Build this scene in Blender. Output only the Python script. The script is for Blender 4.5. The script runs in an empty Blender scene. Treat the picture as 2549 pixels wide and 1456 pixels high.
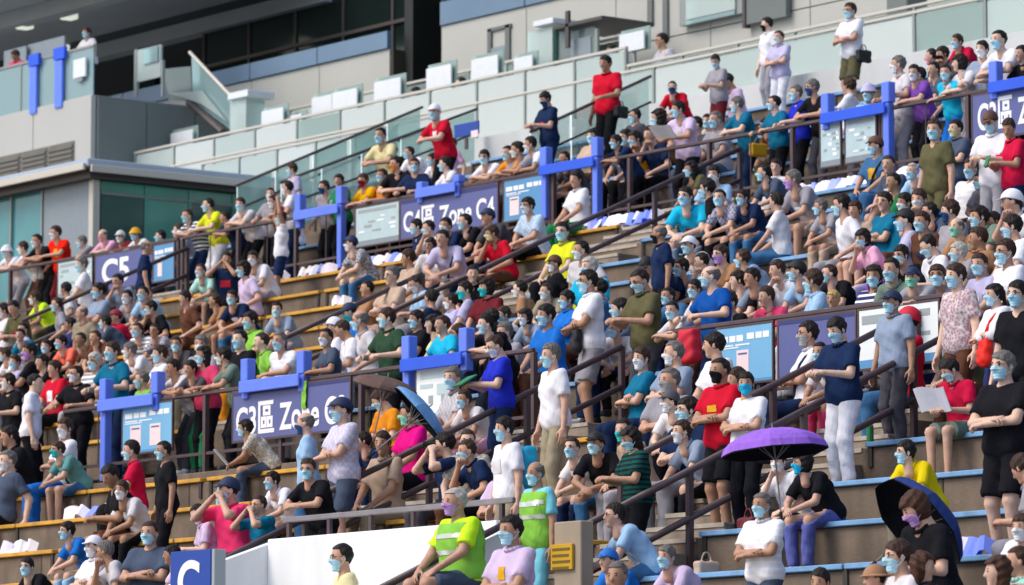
import bpy, math, random
import numpy as np
from mathutils import Matrix, Vector

random.seed(7)
rng = np.random.default_rng(11)
SC = bpy.context.scene
COL = SC.collection
R = math.radians

# ------------------------------------------------------------------ camera
# World axes follow the grandstand: X runs along the rows, Y climbs the stand, Z is up.
FPX, CX, CY, HORIZON = 11000.0, 1274.0, 728.0, 2000.0      # in a 2548 x 1456 picture
PITCH = math.atan((HORIZON - CY) / FPX)
YAW = math.radians(52.574)
CAMZ = 1.7
cam_data = bpy.data.cameras.new('camera')
cam = bpy.data.objects.new('camera', cam_data)
COL.objects.link(cam)
cam_data.sensor_width = 36.0
cam_data.lens = FPX / 2548.0 * 36.0
cam_data.clip_start = 0.5
cam_data.clip_end = 6000.0
cam.location = (0, 0, CAMZ)
cam.rotation_euler = (math.pi / 2 + PITCH, 0, YAW)
SC.camera = cam
cam_data.dof.use_dof = True
cam_data.dof.focus_distance = 46.0
cam_data.dof.aperture_fstop = 3.2

# ------------------------------------------------------------------ light
SUN_EL, SUN_AZ = 48.0, 248.0      # azimuth: counter-clockwise from +X, where the sun stands
world = bpy.data.worlds.new('World')
SC.world = world
world.use_nodes = True
wn = world.node_tree.nodes
wl = world.node_tree.links
bg = wn['Background']
sky = wn.new('ShaderNodeTexSky')
sky.sky_type = 'NISHITA'
sky.sun_disc = False
sky.sun_elevation = R(SUN_EL)
sky.sun_rotation = R(90 - SUN_AZ)
sky.air_density = 1.0
sky.dust_density = 3.0
sky.ozone_density = 1.0
wl.new(sky.outputs[0], bg.inputs[0])
bg.inputs[1].default_value = 0.15
sun_data = bpy.data.lights.new('sun', 'SUN')
sun_data.energy = 1.15
sun_data.angle = R(24.0)
sun_data.color = (1.0, 0.95, 0.88)
sun = bpy.data.objects.new('sun', sun_data)
COL.objects.link(sun)
sd = Vector((math.cos(R(SUN_EL)) * math.cos(R(SUN_AZ)), math.cos(R(SUN_EL)) * math.sin(R(SUN_AZ)), math.sin(R(SUN_EL))))
sun.rotation_euler = sd.to_track_quat('Z', 'Y').to_euler()
sun.location = (0, 0, 60)
SC.view_settings.view_transform = 'Standard'
SC.view_settings.look = 'None'
SC.view_settings.gamma = 1.0
SC.view_settings.exposure = 0.46

# ------------------------------------------------------------------ pixels to places
_cp, _sp = math.cos(PITCH), math.sin(PITCH)
_fw = np.array([-math.sin(YAW), math.cos(YAW), 0.0])
_rt = np.array([math.cos(YAW), math.sin(YAW), 0.0])
def ray(x, y):
    a = (x - CX) / FPX
    b = (CY - y) / FPX
    return _rt * a + _fw * (_cp - b * _sp) + np.array([0, 0, _sp + b * _cp])
def on_v(x, y, v):
    d = ray(x, y)
    t = v / d[1]
    return np.array([t * d[0], v, CAMZ + t * d[2]])
def on_u(x, y, u):
    d = ray(x, y)
    t = u / d[0]
    return np.array([u, t * d[1], CAMZ + t * d[2]])
TAN, V00 = 0.45, 18.89
RUN, RISE = 1.1, 0.495
def vfront(j): return 32.3 + RUN * j
def ztread(j): return 6.282 + RISE * j - (0.21 if j in (0, 9) else 0.0)      # the two gangways lie a little lower
def on_slope(x, y, h):
    d = ray(x, y)
    t = (CAMZ + TAN * V00 - h) / (TAN * d[1] - d[2])
    return np.array([t * d[0], t * d[1], CAMZ + t * d[2]])
def project(P):
    P = np.asarray(P, float) - np.array([0, 0, CAMZ])
    xf, xr, z = P @ _fw, P @ _rt, P[2]
    zc = xf * _cp + z * _sp
    return CX + FPX * xr / zc, CY - FPX * (-xf * _sp + z * _cp) / zc, FPX / zc

# ------------------------------------------------------------------ materials
def lin(h):
    h = h.lstrip('#')
    out = []
    for i in (0, 2, 4):
        c = int(h[i:i + 2], 16) / 255.0
        out.append(c / 12.92 if c <= 0.04045 else ((c + 0.055) / 1.055) ** 2.4)
    return tuple(out) + (1.0,)
MATS = {}
def material(name, color=None, rough=0.7, metal=0.0, noise=0.0, nscale=8.0, bump=0.0, bscale=60.0, objcol=False, emit=None, spec=None, stretch=None, stain=None):
    m = bpy.data.materials.new(name)
    m.use_nodes = True
    n, l = m.node_tree.nodes, m.node_tree.links
    b = n['Principled BSDF']
    b.inputs['Roughness'].default_value = rough
    b.inputs['Metallic'].default_value = metal
    if spec is not None: b.inputs['Specular IOR Level'].default_value = spec
    tc = n.new('ShaderNodeTexCoord')
    src = None
    if objcol:
        oi = n.new('ShaderNodeObjectInfo')
        src = oi.outputs['Color']
    else:
        rgb = n.new('ShaderNodeRGB')
        rgb.outputs[0].default_value = color
        src = rgb.outputs[0]
    vec = tc.outputs['Object']
    if stretch:
        mp = n.new('ShaderNodeMapping')
        mp.inputs['Scale'].default_value = stretch
        l.new(vec, mp.inputs['Vector'])
        vec = mp.outputs[0]
    if noise:
        t = n.new('ShaderNodeTexNoise')
        t.inputs['Scale'].default_value = nscale
        t.inputs['Detail'].default_value = 5.0
        l.new(vec, t.inputs['Vector'])
        r = n.new('ShaderNodeMapRange')
        r.inputs['From Min'].default_value = 0.3
        r.inputs['From Max'].default_value = 0.7
        r.inputs['To Min'].default_value = 1.0 - noise
        r.inputs['To Max'].default_value = 1.0 + noise * 0.6
        l.new(t.outputs['Fac'], r.inputs['Value'])
        h = n.new('ShaderNodeMix')
        h.data_type = 'RGBA'
        h.blend_type = 'MULTIPLY'
        h.inputs['Factor'].default_value = 1.0
        l.new(src, h.inputs[6])
        l.new(r.outputs[0], h.inputs[7])
        src = h.outputs[2]
    if stain:
        t = n.new('ShaderNodeTexNoise')
        t.inputs['Scale'].default_value = stain[1]
        t.inputs['Detail'].default_value = 8.0
        mp = n.new('ShaderNodeMapping')
        mp.inputs['Scale'].default_value = (1.0, 1.0, 0.25)
        l.new(tc.outputs['Object'], mp.inputs['Vector'])
        l.new(mp.outputs[0], t.inputs['Vector'])
        r = n.new('ShaderNodeMapRange')
        r.inputs['From Min'].default_value = 0.48
        r.inputs['From Max'].default_value = 0.72
        r.inputs['To Max'].default_value = stain[2]
        l.new(t.outputs['Fac'], r.inputs['Value'])
        h = n.new('ShaderNodeMix')
        h.data_type = 'RGBA'
        l.new(r.outputs[0], h.inputs['Factor'])
        l.new(src, h.inputs[6])
        h.inputs[7].default_value = stain[0]
        src = h.outputs[2]
    l.new(src, b.inputs['Base Color'])
    if emit:
        l.new(src, b.inputs['Emission Color'])
        b.inputs['Emission Strength'].default_value = emit
    if bump:
        t = n.new('ShaderNodeTexNoise')
        t.inputs['Scale'].default_value = bscale
        t.inputs['Detail'].default_value = 4.0
        l.new(vec, t.inputs['Vector'])
        bp = n.new('ShaderNodeBump')
        bp.inputs['Strength'].default_value = bump
        bp.inputs['Distance'].default_value = 0.02
        l.new(t.outputs['Fac'], bp.inputs['Height'])
        l.new(bp.outputs[0], b.inputs['Normal'])
    MATS[name] = m
    return m
def pattern_cloth(name, kind):
    m = material(name, objcol=True, rough=0.9, noise=0.14, nscale=5, bump=0.6, bscale=20, spec=0.15, stretch=(1, 1, 0.45))
    n, l = m.node_tree.nodes, m.node_tree.links
    b = n['Principled BSDF']
    src = b.inputs['Base Color'].links[0].from_socket
    tc = n.new('ShaderNodeTexCoord')
    if kind == 'stripe':
        t = n.new('ShaderNodeTexWave')
        t.bands_direction = 'Z'
        t.inputs['Scale'].default_value = 5.0
        t.inputs['Distortion'].default_value = 0.6
        l.new(tc.outputs['Object'], t.inputs['Vector'])
        fac = t.outputs['Fac']
        lo, hi, other = 0.55, 0.75, (0.9, 0.9, 0.92, 1)
    elif kind == 'darkstripe':
        t = n.new('ShaderNodeTexWave')
        t.bands_direction = 'Z'
        t.inputs['Scale'].default_value = 6.0
        l.new(tc.outputs['Object'], t.inputs['Vector'])
        fac = t.outputs['Fac']
        lo, hi, other = 0.5, 0.7, (0.008, 0.01, 0.02, 1)
    elif kind == 'check':
        t = n.new('ShaderNodeTexChecker')
        t.inputs['Scale'].default_value = 26.0
        l.new(tc.outputs['Object'], t.inputs['Vector'])
        fac = t.outputs['Fac']
        lo, hi, other = -0.5, 3.0, (0.85, 0.85, 0.9, 1)
    else:
        t = n.new('ShaderNodeTexVoronoi')
        t.inputs['Scale'].default_value = 34.0
        l.new(tc.outputs['Object'], t.inputs['Vector'])
        fac = t.outputs['Distance']
        lo, hi, other = 0.25, 0.9, (0.7, 0.68, 0.66, 1)
    r = n.new('ShaderNodeMapRange')
    r.inputs['From Min'].default_value = lo
    r.inputs['From Max'].default_value = hi
    l.new(fac, r.inputs['Value'])
    mx = n.new('ShaderNodeMix')
    mx.data_type = 'RGBA'
    l.new(r.outputs[0], mx.inputs['Factor'])
    l.new(src, mx.inputs[6])
    mx.inputs[7].default_value = other
    l.new(mx.outputs[2], b.inputs['Base Color'])
    return m
def glass_material(name, color, alpha, rough=0.08):
    m = bpy.data.materials.new(name)
    m.use_nodes = True
    n, l = m.node_tree.nodes, m.node_tree.links
    for x in list(n):
        if x.type == 'BSDF_PRINCIPLED': n.remove(x)
    out = [x for x in n if x.type == 'OUTPUT_MATERIAL'][0]
    g = n.new('ShaderNodeBsdfGlossy')
    g.inputs['Roughness'].default_value = rough
    g.inputs['Color'].default_value = (0.9, 0.97, 0.95, 1)
    d = n.new('ShaderNodeBsdfDiffuse')
    d.inputs['Color'].default_value = color
    tr = n.new('ShaderNodeBsdfTransparent')
    tr.inputs['Color'].default_value = (0.86, 0.96, 0.93, 1)
    a = n.new('ShaderNodeMixShader')
    a.inputs[0].default_value = alpha
    l.new(tr.outputs[0], a.inputs[1])
    l.new(d.outputs[0], a.inputs[2])
    f = n.new('ShaderNodeFresnel')
    f.inputs['IOR'].default_value = 1.5
    c = n.new('ShaderNodeMixShader')
    l.new(f.outputs[0], c.inputs[0])
    l.new(a.outputs[0], c.inputs[1])
    l.new(g.outputs[0], c.inputs[2])
    l.new(c.outputs[0], out.inputs['Surface'])
    MATS[name] = m
    return m

material('skin', objcol=True, rough=0.55, noise=0.1, nscale=14, spec=0.35)
material('cloth', objcol=True, rough=0.9, noise=0.16, nscale=5, bump=0.6, bscale=20, spec=0.15, stretch=(1, 1, 0.45))
pattern_cloth('cloth_stripe', 'stripe')
pattern_cloth('cloth_dark_stripe', 'darkstripe')
pattern_cloth('cloth_check', 'check')
pattern_cloth('cloth_print', 'print')
material('hair', objcol=True, rough=0.6, noise=0.35, nscale=40, bump=0.5, bscale=70, spec=0.25)
material('mask', objcol=True, rough=0.85, noise=0.05, spec=0.2)
material('eye', lin('#1c1412'), rough=0.4)
material('gear', objcol=True, rough=0.7, noise=0.1, bump=0.2, bscale=20)
material('paper', objcol=True, rough=0.85, noise=0.06, nscale=10, spec=0.2)
material('concrete', lin('#7b6d60'), rough=0.93, noise=0.28, nscale=2.2, bump=0.35, bscale=30, spec=0.2, stain=(lin('#4b443d'), 1.6, 0.75))
material('concrete_stair', lin('#94887c'), rough=0.93, noise=0.25, nscale=3, bump=0.35, bscale=30, spec=0.2, stain=(lin('#5a5048'), 2.2, 0.7))
material('stair_nosing', lin('#b3a99c'), rough=0.9, noise=0.2, nscale=9)
material('yellow_plank', lin('#d79f35'), rough=0.6, noise=0.25, nscale=2.5, stretch=(0.6, 6, 6), stain=(lin('#8a6a32'), 3.0, 0.6))
material('blue_plank', lin('#7aa9d6'), rough=0.6, noise=0.2, nscale=2.5, stretch=(0.6, 6, 6), stain=(lin('#54687e'), 3.0, 0.5))
material('bracket', lin('#3a3532'), rough=0.7)
material('brown_paint', lin('#503f42'), rough=0.5, noise=0.18, nscale=5)
material('steel', lin('#8d878a'), rough=0.4, metal=0.4, noise=0.15, nscale=6)
material('blue_pad', lin('#6283f2'), rough=0.6, noise=0.08, nscale=3)
material('blue_bar', lin('#1f58e0'), rough=0.55, noise=0.08, nscale=3)
material('sign_purple', lin('#585f98'), rough=0.5, noise=0.04, nscale=3)
material('sign_navy', lin('#2c3270'), rough=0.5)
material('sign_sky', lin('#74b3dc'), rough=0.5, noise=0.05, nscale=3)
material('sign_blue', lin('#5593c4'), rough=0.5, noise=0.05, nscale=3)
material('sign_pale', lin('#b6cdd2'), rough=0.5, noise=0.06, nscale=4)
material('sign_white', lin('#e6edf0'), rough=0.5, noise=0.03)
material('sign_royal', lin('#0a3f9e'), rough=0.45)
material('sign_yellow', lin('#c99a18'), rough=0.5, noise=0.05)
material('print_white', lin('#f2f4f6'), rough=0.6)
material('print_pink', lin('#ecd9dc'), rough=0.6)
material('print_grey', lin('#9aa3a8'), rough=0.6)
material('print_dark', lin('#6a5a20'), rough=0.6)
material('white_wall', lin('#ebeeef'), rough=0.8, noise=0.06, nscale=1.2, stain=(lin('#b9bcba'), 1.1, 0.5))
material('pale_wall', lin('#c9cccd'), rough=0.85, noise=0.08, nscale=1.4, stain=(lin('#a5a7a5'), 1.0, 0.6))
material('beige_wall', lin('#a1917f'), rough=0.9, noise=0.12, nscale=2, stain=(lin('#7d7064'), 1.4, 0.6))
material('cladding', lin('#b3b3ad'), rough=0.55, noise=0.05, nscale=0.6, stain=(lin('#a9aba6'), 0.5, 0.5))
material('cladding_dark', lin('#6c7473'), rough=0.6, noise=0.06, nscale=0.8)  # darker grey; on the west end wall it paints the shade
material('cladding_joint', lin('#6b6f6e'), rough=0.7)
material('slate_band', lin('#66809a'), rough=0.35, noise=0.1, nscale=0.7)
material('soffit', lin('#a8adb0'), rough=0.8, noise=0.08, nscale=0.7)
material('soffit_shade', lin('#3c4344'), rough=0.8)  # darker copy of the soffit, paints deep shade into the inner ceiling
material('glazing', lin('#16221f'), rough=0.08)
material('reflective', lin('#c9ccc4'), rough=0.3, metal=0.3)
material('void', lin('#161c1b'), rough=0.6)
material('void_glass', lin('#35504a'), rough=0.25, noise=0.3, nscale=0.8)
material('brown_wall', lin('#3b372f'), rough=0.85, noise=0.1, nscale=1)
material('louvre', lin('#6d6a62'), rough=0.7, noise=0.12, nscale=2)
material('metal_pale', lin('#aeb9c9'), rough=0.4, metal=0.3, noise=0.06, nscale=1)
material('metal_dark', lin('#4a4343'), rough=0.5)
material('mullion', lin('#8c9391'), rough=0.5)
material('rail_cream', lin('#c8c3b8'), rough=0.4, metal=0.2)
material('window_green', lin('#57a08c'), rough=0.12, noise=0.25, nscale=0.5)
material('window_dark', lin('#37605a'), rough=0.1, noise=0.25, nscale=0.6)
material('window_teal', lin('#4a8a92'), rough=0.1, noise=0.35, nscale=0.5)
material('panel_grey', lin('#85919a'), rough=0.5, noise=0.05)
material('panel_white', lin('#dde2e6'), rough=0.5, noise=0.04)
material('lamp_box', lin('#c8ccbe'), rough=0.5, emit=0.8)
material('apron', lin('#8f8c86'), rough=0.95, noise=0.2, nscale=0.5)  # concrete apron, lightened to bounce light up onto the soffit
material('rubber', lin('#171717'), rough=0.7)
glass_material('glass_clear', lin('#cfe2e0'), 0.25)
glass_material('glass_frost', lin('#e3f1ee'), 0.48, rough=0.2)
glass_material('glass_blue', lin('#b9dce0'), 0.45)
glass_material('glass_white', lin('#f1f8f6'), 0.55, rough=0.2)
glass_material('glass_mint', lin('#c8e4dd'), 0.42, rough=0.1)
material('emblem', objcol=True, rough=0.8)

# ------------------------------------------------------------------ mesh helpers
def new_mesh(name, verts, faces, mats=(), smooth=False):
    me = bpy.data.meshes.new(name)
    verts = np.asarray(verts, np.float32)
    if isinstance(faces, np.ndarray):
        nf, k = faces.shape
        me.vertices.add(len(verts))
        me.vertices.foreach_set('co', verts.ravel())
        me.loops.add(nf * k)
        me.loops.foreach_set('vertex_index', faces.astype(np.int32).ravel())
        me.polygons.add(nf)
        me.polygons.foreach_set('loop_start', np.arange(0, nf * k, k, dtype=np.int32))
        me.update(calc_edges=True)
    else:
        me.from_pydata([tuple(map(float, v)) for v in verts], [], faces)
        me.update()
    for m in mats: me.materials.append(MATS[m])
    if smooth:
        me.polygons.foreach_set('use_smooth', np.ones(len(me.polygons), bool))
    return me
def link(name, me, parent=None, loc=(0, 0, 0), rot=None, color=None, mat=None):
    o = bpy.data.objects.new(name, me)
    COL.objects.link(o)
    o.location = loc
    if rot is not None: o.rotation_euler = rot
    if parent is not None: o.parent = parent
    if color is not None: o.color = color
    if mat is not None and me is not None and len(me.materials):
        o.material_slots[0].link = 'OBJECT'
        o.material_slots[0].material = MATS[mat]
    return o
def empty(name, loc=(0, 0, 0), rotz=0.0):
    o = bpy.data.objects.new(name, None)
    o.empty_display_size = 0.1
    COL.objects.link(o)
    o.location = loc
    o.rotation_euler = (0, 0, rotz)
    return o
def tag(o, label=None, cat=None, group=None, kind=None):
    if label: o['label'] = label
    if cat: o['category'] = cat
    if group: o['group'] = group
    if kind: o['kind'] = kind
    return o
class MB:
    def __init__(s): s.v, s.f = [], []
    def box(s, a, b, bev=0.0):
        (x0, y0, z0), (x1, y1, z1) = [min(p, q) for p, q in zip(a, b)], [max(p, q) for p, q in zip(a, b)]
        n = len(s.v)
        if bev <= 0:
            s.v += [(x0, y0, z0), (x1, y0, z0), (x1, y1, z0), (x0, y1, z0), (x0, y0, z1), (x1, y0, z1), (x1, y1, z1), (x0, y1, z1)]
            s.f += [tuple(n + i for i in q) for q in ((0, 3, 2, 1), (4, 5, 6, 7), (0, 1, 5, 4), (1, 2, 6, 5), (2, 3, 7, 6), (3, 0, 4, 7))]
        else:
            idx = {}
            for cx in (0, 1):
                for cy in (0, 1):
                    for cz in (0, 1):
                        for ax in range(3):
                            p = [x1 if cx else x0, y1 if cy else y0, z1 if cz else z0]
                            sg = [cx, cy, cz]
                            for k in range(3):
                                if k != ax: p[k] += -bev if sg[k] else bev
                            idx[(cx, cy, cz, ax)] = len(s.v)
                            s.v.append(tuple(p))
            I = lambda c, ax: idx[(c[0], c[1], c[2], ax)]
            def face(pts): s.f.append(tuple(pts))
            for ax in range(3):
                o1, o2 = [(1, 2), (2, 0), (0, 1)][ax]
                for sgn in (0, 1):
                    cs = []
                    for a1, a2 in ((0, 0), (1, 0), (1, 1), (0, 1)):
                        c = [0, 0, 0]; c[ax] = sgn; c[o1] = a1; c[o2] = a2
                        cs.append(I(c, ax))
                    face(cs if sgn else cs[::-1])
                for a1 in (0, 1):
                    for a2 in (0, 1):
                        c0 = [0, 0, 0]; c0[o1] = a1; c0[o2] = a2; c0[ax] = 0
                        c1 = list(c0); c1[ax] = 1
                        q = [I(c0, o1), I(c1, o1), I(c1, o2), I(c0, o2)]
                        face(q if (a1 ^ a2) == 0 else q[::-1])
            for cx in (0, 1):
                for cy in (0, 1):
                    for cz in (0, 1):
                        t = [idx[(cx, cy, cz, k)] for k in range(3)]
                        face(t if (cx + cy + cz) % 2 else t[::-1])
        return s
    def tube(s, p, q, r, n=10, r2=None):
        p, q = np.array(p, float), np.array(q, float)
        d = q - p
        L = np.linalg.norm(d)
        if L < 1e-9: return s
        d /= L
        a = np.cross(d, [0, 0, 1.0] if abs(d[2]) < 0.9 else [1.0, 0, 0])
        a /= np.linalg.norm(a)
        b = np.cross(d, a)
        k = len(s.v)
        r2 = r if r2 is None else r2
        for c, rr in ((p, r), (q, r2)):
            for i in range(n):
                t = 2 * math.pi * i / n
                s.v.append(tuple(c + rr * (a * math.cos(t) + b * math.sin(t))))
        for i in range(n):
            j = (i + 1) % n
            s.f.append((k + i, k + j, k + n + j, k + n + i))
        s.f.append(tuple(k + i for i in range(n - 1, -1, -1)))
        s.f.append(tuple(k + n + i for i in range(n)))
        return s
    def prism(s, poly, ext):
        """poly: 3-D points in order; ext: extrusion vector."""
        k, n = len(s.v), len(poly)
        ext = np.array(ext, float)
        for p in poly: s.v.append(tuple(np.array(p, float)))
        for p in poly: s.v.append(tuple(np.array(p, float) + ext))
        s.f.append(tuple(k + i for i in range(n)))
        s.f.append(tuple(k + n + i for i in range(n - 1, -1, -1)))
        for i in range(n):
            j = (i + 1) % n
            s.f.append((k + j, k + i, k + n + i, k + n + j))
        return s
    def mesh(s, name, mat): return new_mesh(name, s.v, s.f, (mat,))
    def build(s, name, mat, parent=None, loc=(0, 0, 0), smooth=False, **kw):
        me = s.mesh(name, mat)
        if smooth: me.polygons.foreach_set('use_smooth', np.ones(len(me.polygons), bool))
        return link(name, me, parent, loc, **kw)
def text_mesh(body, size, mat, extrude=0.004, bold=0.0):
    cu = bpy.data.curves.new('lettering', 'FONT')
    cu.body = body
    cu.size = size
    cu.extrude = extrude
    cu.offset = bold
    cu.align_x = 'LEFT'
    cu.align_y = 'BOTTOM_BASELINE'
    o = bpy.data.objects.new('lettering_source', cu)
    COL.objects.link(o)
    dg = bpy.context.evaluated_depsgraph_get()
    me = bpy.data.meshes.new_from_object(o.evaluated_get(dg))
    bpy.data.objects.remove(o)
    me.materials.clear()
    me.materials.append(MATS[mat])
    return me
def fit_text(body, x0, x1, z0, z1, y, mat, parent, bold=0.0, name='lettering', flip=False):
    """Letters standing on the vertical plane y, facing -Y, stretched to a box."""
    me = text_mesh(body, 1.0, mat, 0.004, bold)
    n = len(me.vertices)
    co = np.empty(n * 3, np.float32)
    me.vertices.foreach_get('co', co)
    co = co.reshape(-1, 3)
    lo, hi = co.min(0), co.max(0)
    out = np.empty_like(co)
    out[:, 0] = x0 + (co[:, 0] - lo[0]) / (hi[0] - lo[0]) * (x1 - x0)
    out[:, 2] = z0 + (co[:, 1] - lo[1]) / (hi[1] - lo[1]) * (z1 - z0)
    out[:, 1] = y - co[:, 2]
    me.vertices.foreach_set('co', out.ravel())
    me.update()
    return link(name, me, parent)

# ------------------------------------------------------------------ ground and terrace
def attach(o, parent):
    """Parent o (built in world coordinates) to an unrotated empty."""
    o.parent = parent
    o.matrix_parent_inverse = Matrix.Translation(-Vector(parent.location))
    return o
g = MB()
g.v = [(-2500, -2500, 0), (2500, -2500, 0), (2500, 2500, 0), (-2500, 2500, 0)]
g.f = [(0, 1, 2, 3)]
tag(g.build('ground', 'apron'), kind='structure')

JLO, JHI = -8, 14
ULO, UHI = -84.0, -18.0
AISLES = [(-35.0, -33.45), (-41.8, -40.25), (-51.0, -49.25), (-65.7, -64.1)]
AISLE_ROWS = {0: (JLO, 0), 1: (-5, 0), 2: (1, 9), 3: (1, 9)}
VOM = (-39.2, -35.15, 26.7)               # tunnel mouth: u0, u1, back wall
terrace = empty('terrace', (-50, 30, 0))
tag(terrace, kind='structure')
base = MB()
base.prism([(0, 18.2, 0.004), (0, vfront(JLO) + 0.3, 0.004), (0, vfront(JLO) + 0.3, ztread(JLO) - 0.5), (0, 18.2, 0.4)], (UHI - ULO, 0, 0))
base.v = [(x + ULO, y, z) for x, y, z in base.v]
attach(base.build('plinth', 'concrete'), terrace)
fill = MB()
fill.prism([(0, vfront(JLO) + 0.32, 0.004), (0, vfront(JHI + 1), 0.004), (0, vfront(JHI + 1), ztread(JHI) - 0.6), (0, vfront(JLO) + 0.32, ztread(JLO) - 0.62)], (UHI - ULO, 0, 0))
fill.v = [(x + ULO, y, z) for x, y, z in fill.v]
# cut the infill at the tunnel mouth by building it in three runs
for (a, b, ylo) in ((ULO, VOM[0] - 0.2, None), (VOM[1] + 0.2, UHI, None), (VOM[0] - 0.2, VOM[1] + 0.2, VOM[2] + 0.2)):
    f2 = MB()
    y0 = vfront(JLO) + 0.32 if ylo is None else ylo
    z0 = ztread(JLO) - 0.62 + (y0 - vfront(JLO) - 0.32) * 0.45
    f2.prism([(a, y0, 0.004), (a, vfront(JHI + 1), 0.004), (a, vfront(JHI + 1), ztread(JHI) - 0.6), (a, y0, z0)], (b - a, 0, 0))
    attach(f2.build('infill', 'concrete'), terrace)
SLAB = 5.5
def slab_mesh(L):
    m = MB()
    m.box((0.006, 0, -RISE - 0.02), (L - 0.006, RUN + 0.35, 0), 0.012)
    return m.mesh('step_slab', 'concrete')
slab_cache = {}
def add_slab(a, b, j):
    L = round(b - a, 3)
    if L not in slab_cache: slab_cache[L] = slab_mesh(L)
    attach(link('step_slab', slab_cache[L], None, (a, vfront(j), ztread(j))), terrace)
for j in range(JLO, JHI + 1):
    u = ULO
    off = (j % 2) * 2.1
    cuts = [ULO]
    x = ULO + SLAB - off
    while x < UHI - 0.5:
        cuts.append(x)
        x += SLAB
    cuts.append(UHI)
    for a, b in zip(cuts[:-1], cuts[1:]):
        # leave the tunnel open
        if vfront(j) + RUN <= VOM[2] + 0.05 and b > VOM[0] and a < VOM[1]:
            if a < VOM[0] - 0.01: add_slab(a, VOM[0], j)
            if b > VOM[1] + 0.01: add_slab(VOM[1], b, j)
            continue
        add_slab(a, b, j)

# stairs: two intermediate steps on every row inside each aisle
for ai, (a, b) in enumerate(AISLES):
    st = empty('stairs', (a, 30, 0))
    tag(st, kind='structure')
    m1, nz = MB(), MB()
    m1.box((a + 0.02, 0, 0), (b - 0.02, RUN / 3 + 0.02, 0.165), 0.008)
    me1 = m1.mesh('step', 'concrete_stair')
    nz.box((a + 0.02, -0.012, 0.125), (b - 0.02, 0.05, 0.169))
    men = nz.mesh('nosing', 'stair_nosing')
    j0, j1 = AISLE_ROWS[ai]
    for j in range(j0, j1):
        for k in (1, 2):
            vy = vfront(j) + RUN * k / 3
            zz = ztread(j) + (k - 1) * 0.165
            ext = MB()
            s = attach(link('step', me1, None, (0, vy, zz)), st)
            if k == 2:
                fl = MB(); fl.box((a + 0.02, vy + 0.01, ztread(j) - 0.001), (b - 0.02, vfront(j + 1), zz + 0.002))
                attach(fl.build('step', 'concrete_stair'), st)
            link('nosing', men, s)
        nn = link('nosing', men, None, (0, vfront(j + 1), ztread(j + 1) - 0.165)); attach(nn, st)

# ------------------------------------------------------------------ benches: a plank on the front lip of each row
GAP = [(-200, AISLES[3][0]), (AISLES[3][1], AISLES[2][0]), (AISLES[2][1], -34), (AISLES[0][1], UHI)]
LOWGAP = [(-70, AISLES[1][0]), (AISLES[1][1], AISLES[0][0]), (AISLES[0][1], UHI)]
bench_mesh = {}
def bench(a, b, j, color):
    L = b - a
    root = empty('bench', (a, vfront(j), ztread(j)))
    n = max(1, int(round(L / 2.9)))
    pl = L / n
    key = (round(pl, 3), color)
    if key not in bench_mesh:
        m = MB(); m.box((0.012, -0.05, 0.004), (pl - 0.012, 0.30, 0.056), 0.008)
        bench_mesh[key] = m.mesh('plank', color + '_plank')
    if 'br' not in bench_mesh:
        m = MB(); m.box((-0.03, -0.022, -0.2), (0.03, -0.002, 0.01))
        bench_mesh['br'] = m.mesh('bracket', 'bracket')
    for i in range(n):
        link('plank', bench_mesh[key], root, (i * pl, 0, 0), rot=(0, 0, random.uniform(-0.002, 0.002)))
    for i in range(n + 1):
        link('bracket', bench_mesh['br'], root, (min(max(i * pl, 0.06), L - 0.06), 0, 0))
    return root
def low_visible(a, b, j):
    """does any of it fall in the picture?"""
    for t in np.linspace(0, 1, 9):
        x, y, s = project((a + (b - a) * t, vfront(j), ztread(j)))
        if -60 < x < 2610 and -60 < y < 1520: return True
    return False
for j in range(JLO, JHI + 1):
    if j in (0, 9): continue
    if j < 0:
        runs = [(-72, -47.2), (-47.2, AISLES[1][0]), (AISLES[1][1], AISLES[0][0]), (AISLES[0][1], -26.6), (-26.6, UHI)]
        if vfront(j) + RUN <= VOM[2] + 0.3:
            runs = [(-72, -47.2), (-47.2, AISLES[1][0]), (AISLES[0][1], -26.6), (-26.6, UHI)]
    elif j < 9:
        runs = [(-82, AISLES[3][0]), (AISLES[3][1], -57.2), (-57.2, AISLES[2][0]), (AISLES[2][1], -41.6), (-41.6, -34.4), (-34.4, -27)]
    else:
        runs = [(-69.8, -65.2), (-63.6, -57.2), (-57.2, -50), (-50, -42.6), (-42.6, -36)]
    for a, b in runs:
        if not low_visible(a, b, j): continue
        blue = (a > -34) or (0 < j < 9 and a > AISLES[2][0]) or j > 9
        r = bench(a + 0.06, b - 0.06, j, 'blue' if blue else 'yellow')
        zone = 'below the upper rail' if 0 < j < 9 else ('below the middle rail' if j < 0 else 'above the upper rail')
        nth = ['first', 'second', 'third', 'fourth', 'fifth', 'sixth', 'seventh', 'eighth', 'ninth'][(9 - j if 0 < j < 9 else (-j if j < 0 else j - 9)) - 1]
        if 0 < j < 9: sec = {0: 'beyond the C5 stair', 1: 'by the C5 stair', 2: 'by the Zone C4 sign', 3: 'by the map posters', 4: 'above the purple board', 5: 'at the far end'}[runs.index((a, b))]
        elif j < 0: sec = 'by the C sign' if a < -70 else 'below the Zone C3 sign' if a < -45 else 'above the tunnel' if a < -36 else 'beside the purple umbrella' if a < -30 else 'at the far end'
        else: sec = ['by the glazed shelter', 'by the glass stair', 'by the Zone C4 sign', 'by the map posters', 'by the upper C3 sign'][runs.index((a, b))]
        tag(r, ('pale blue' if blue else 'yellow') + ' plank bench, %s row %s, %s' % (nth, zone, sec), 'bench', ('blue' if blue else 'yellow') + ' benches ' + zone)

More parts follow.
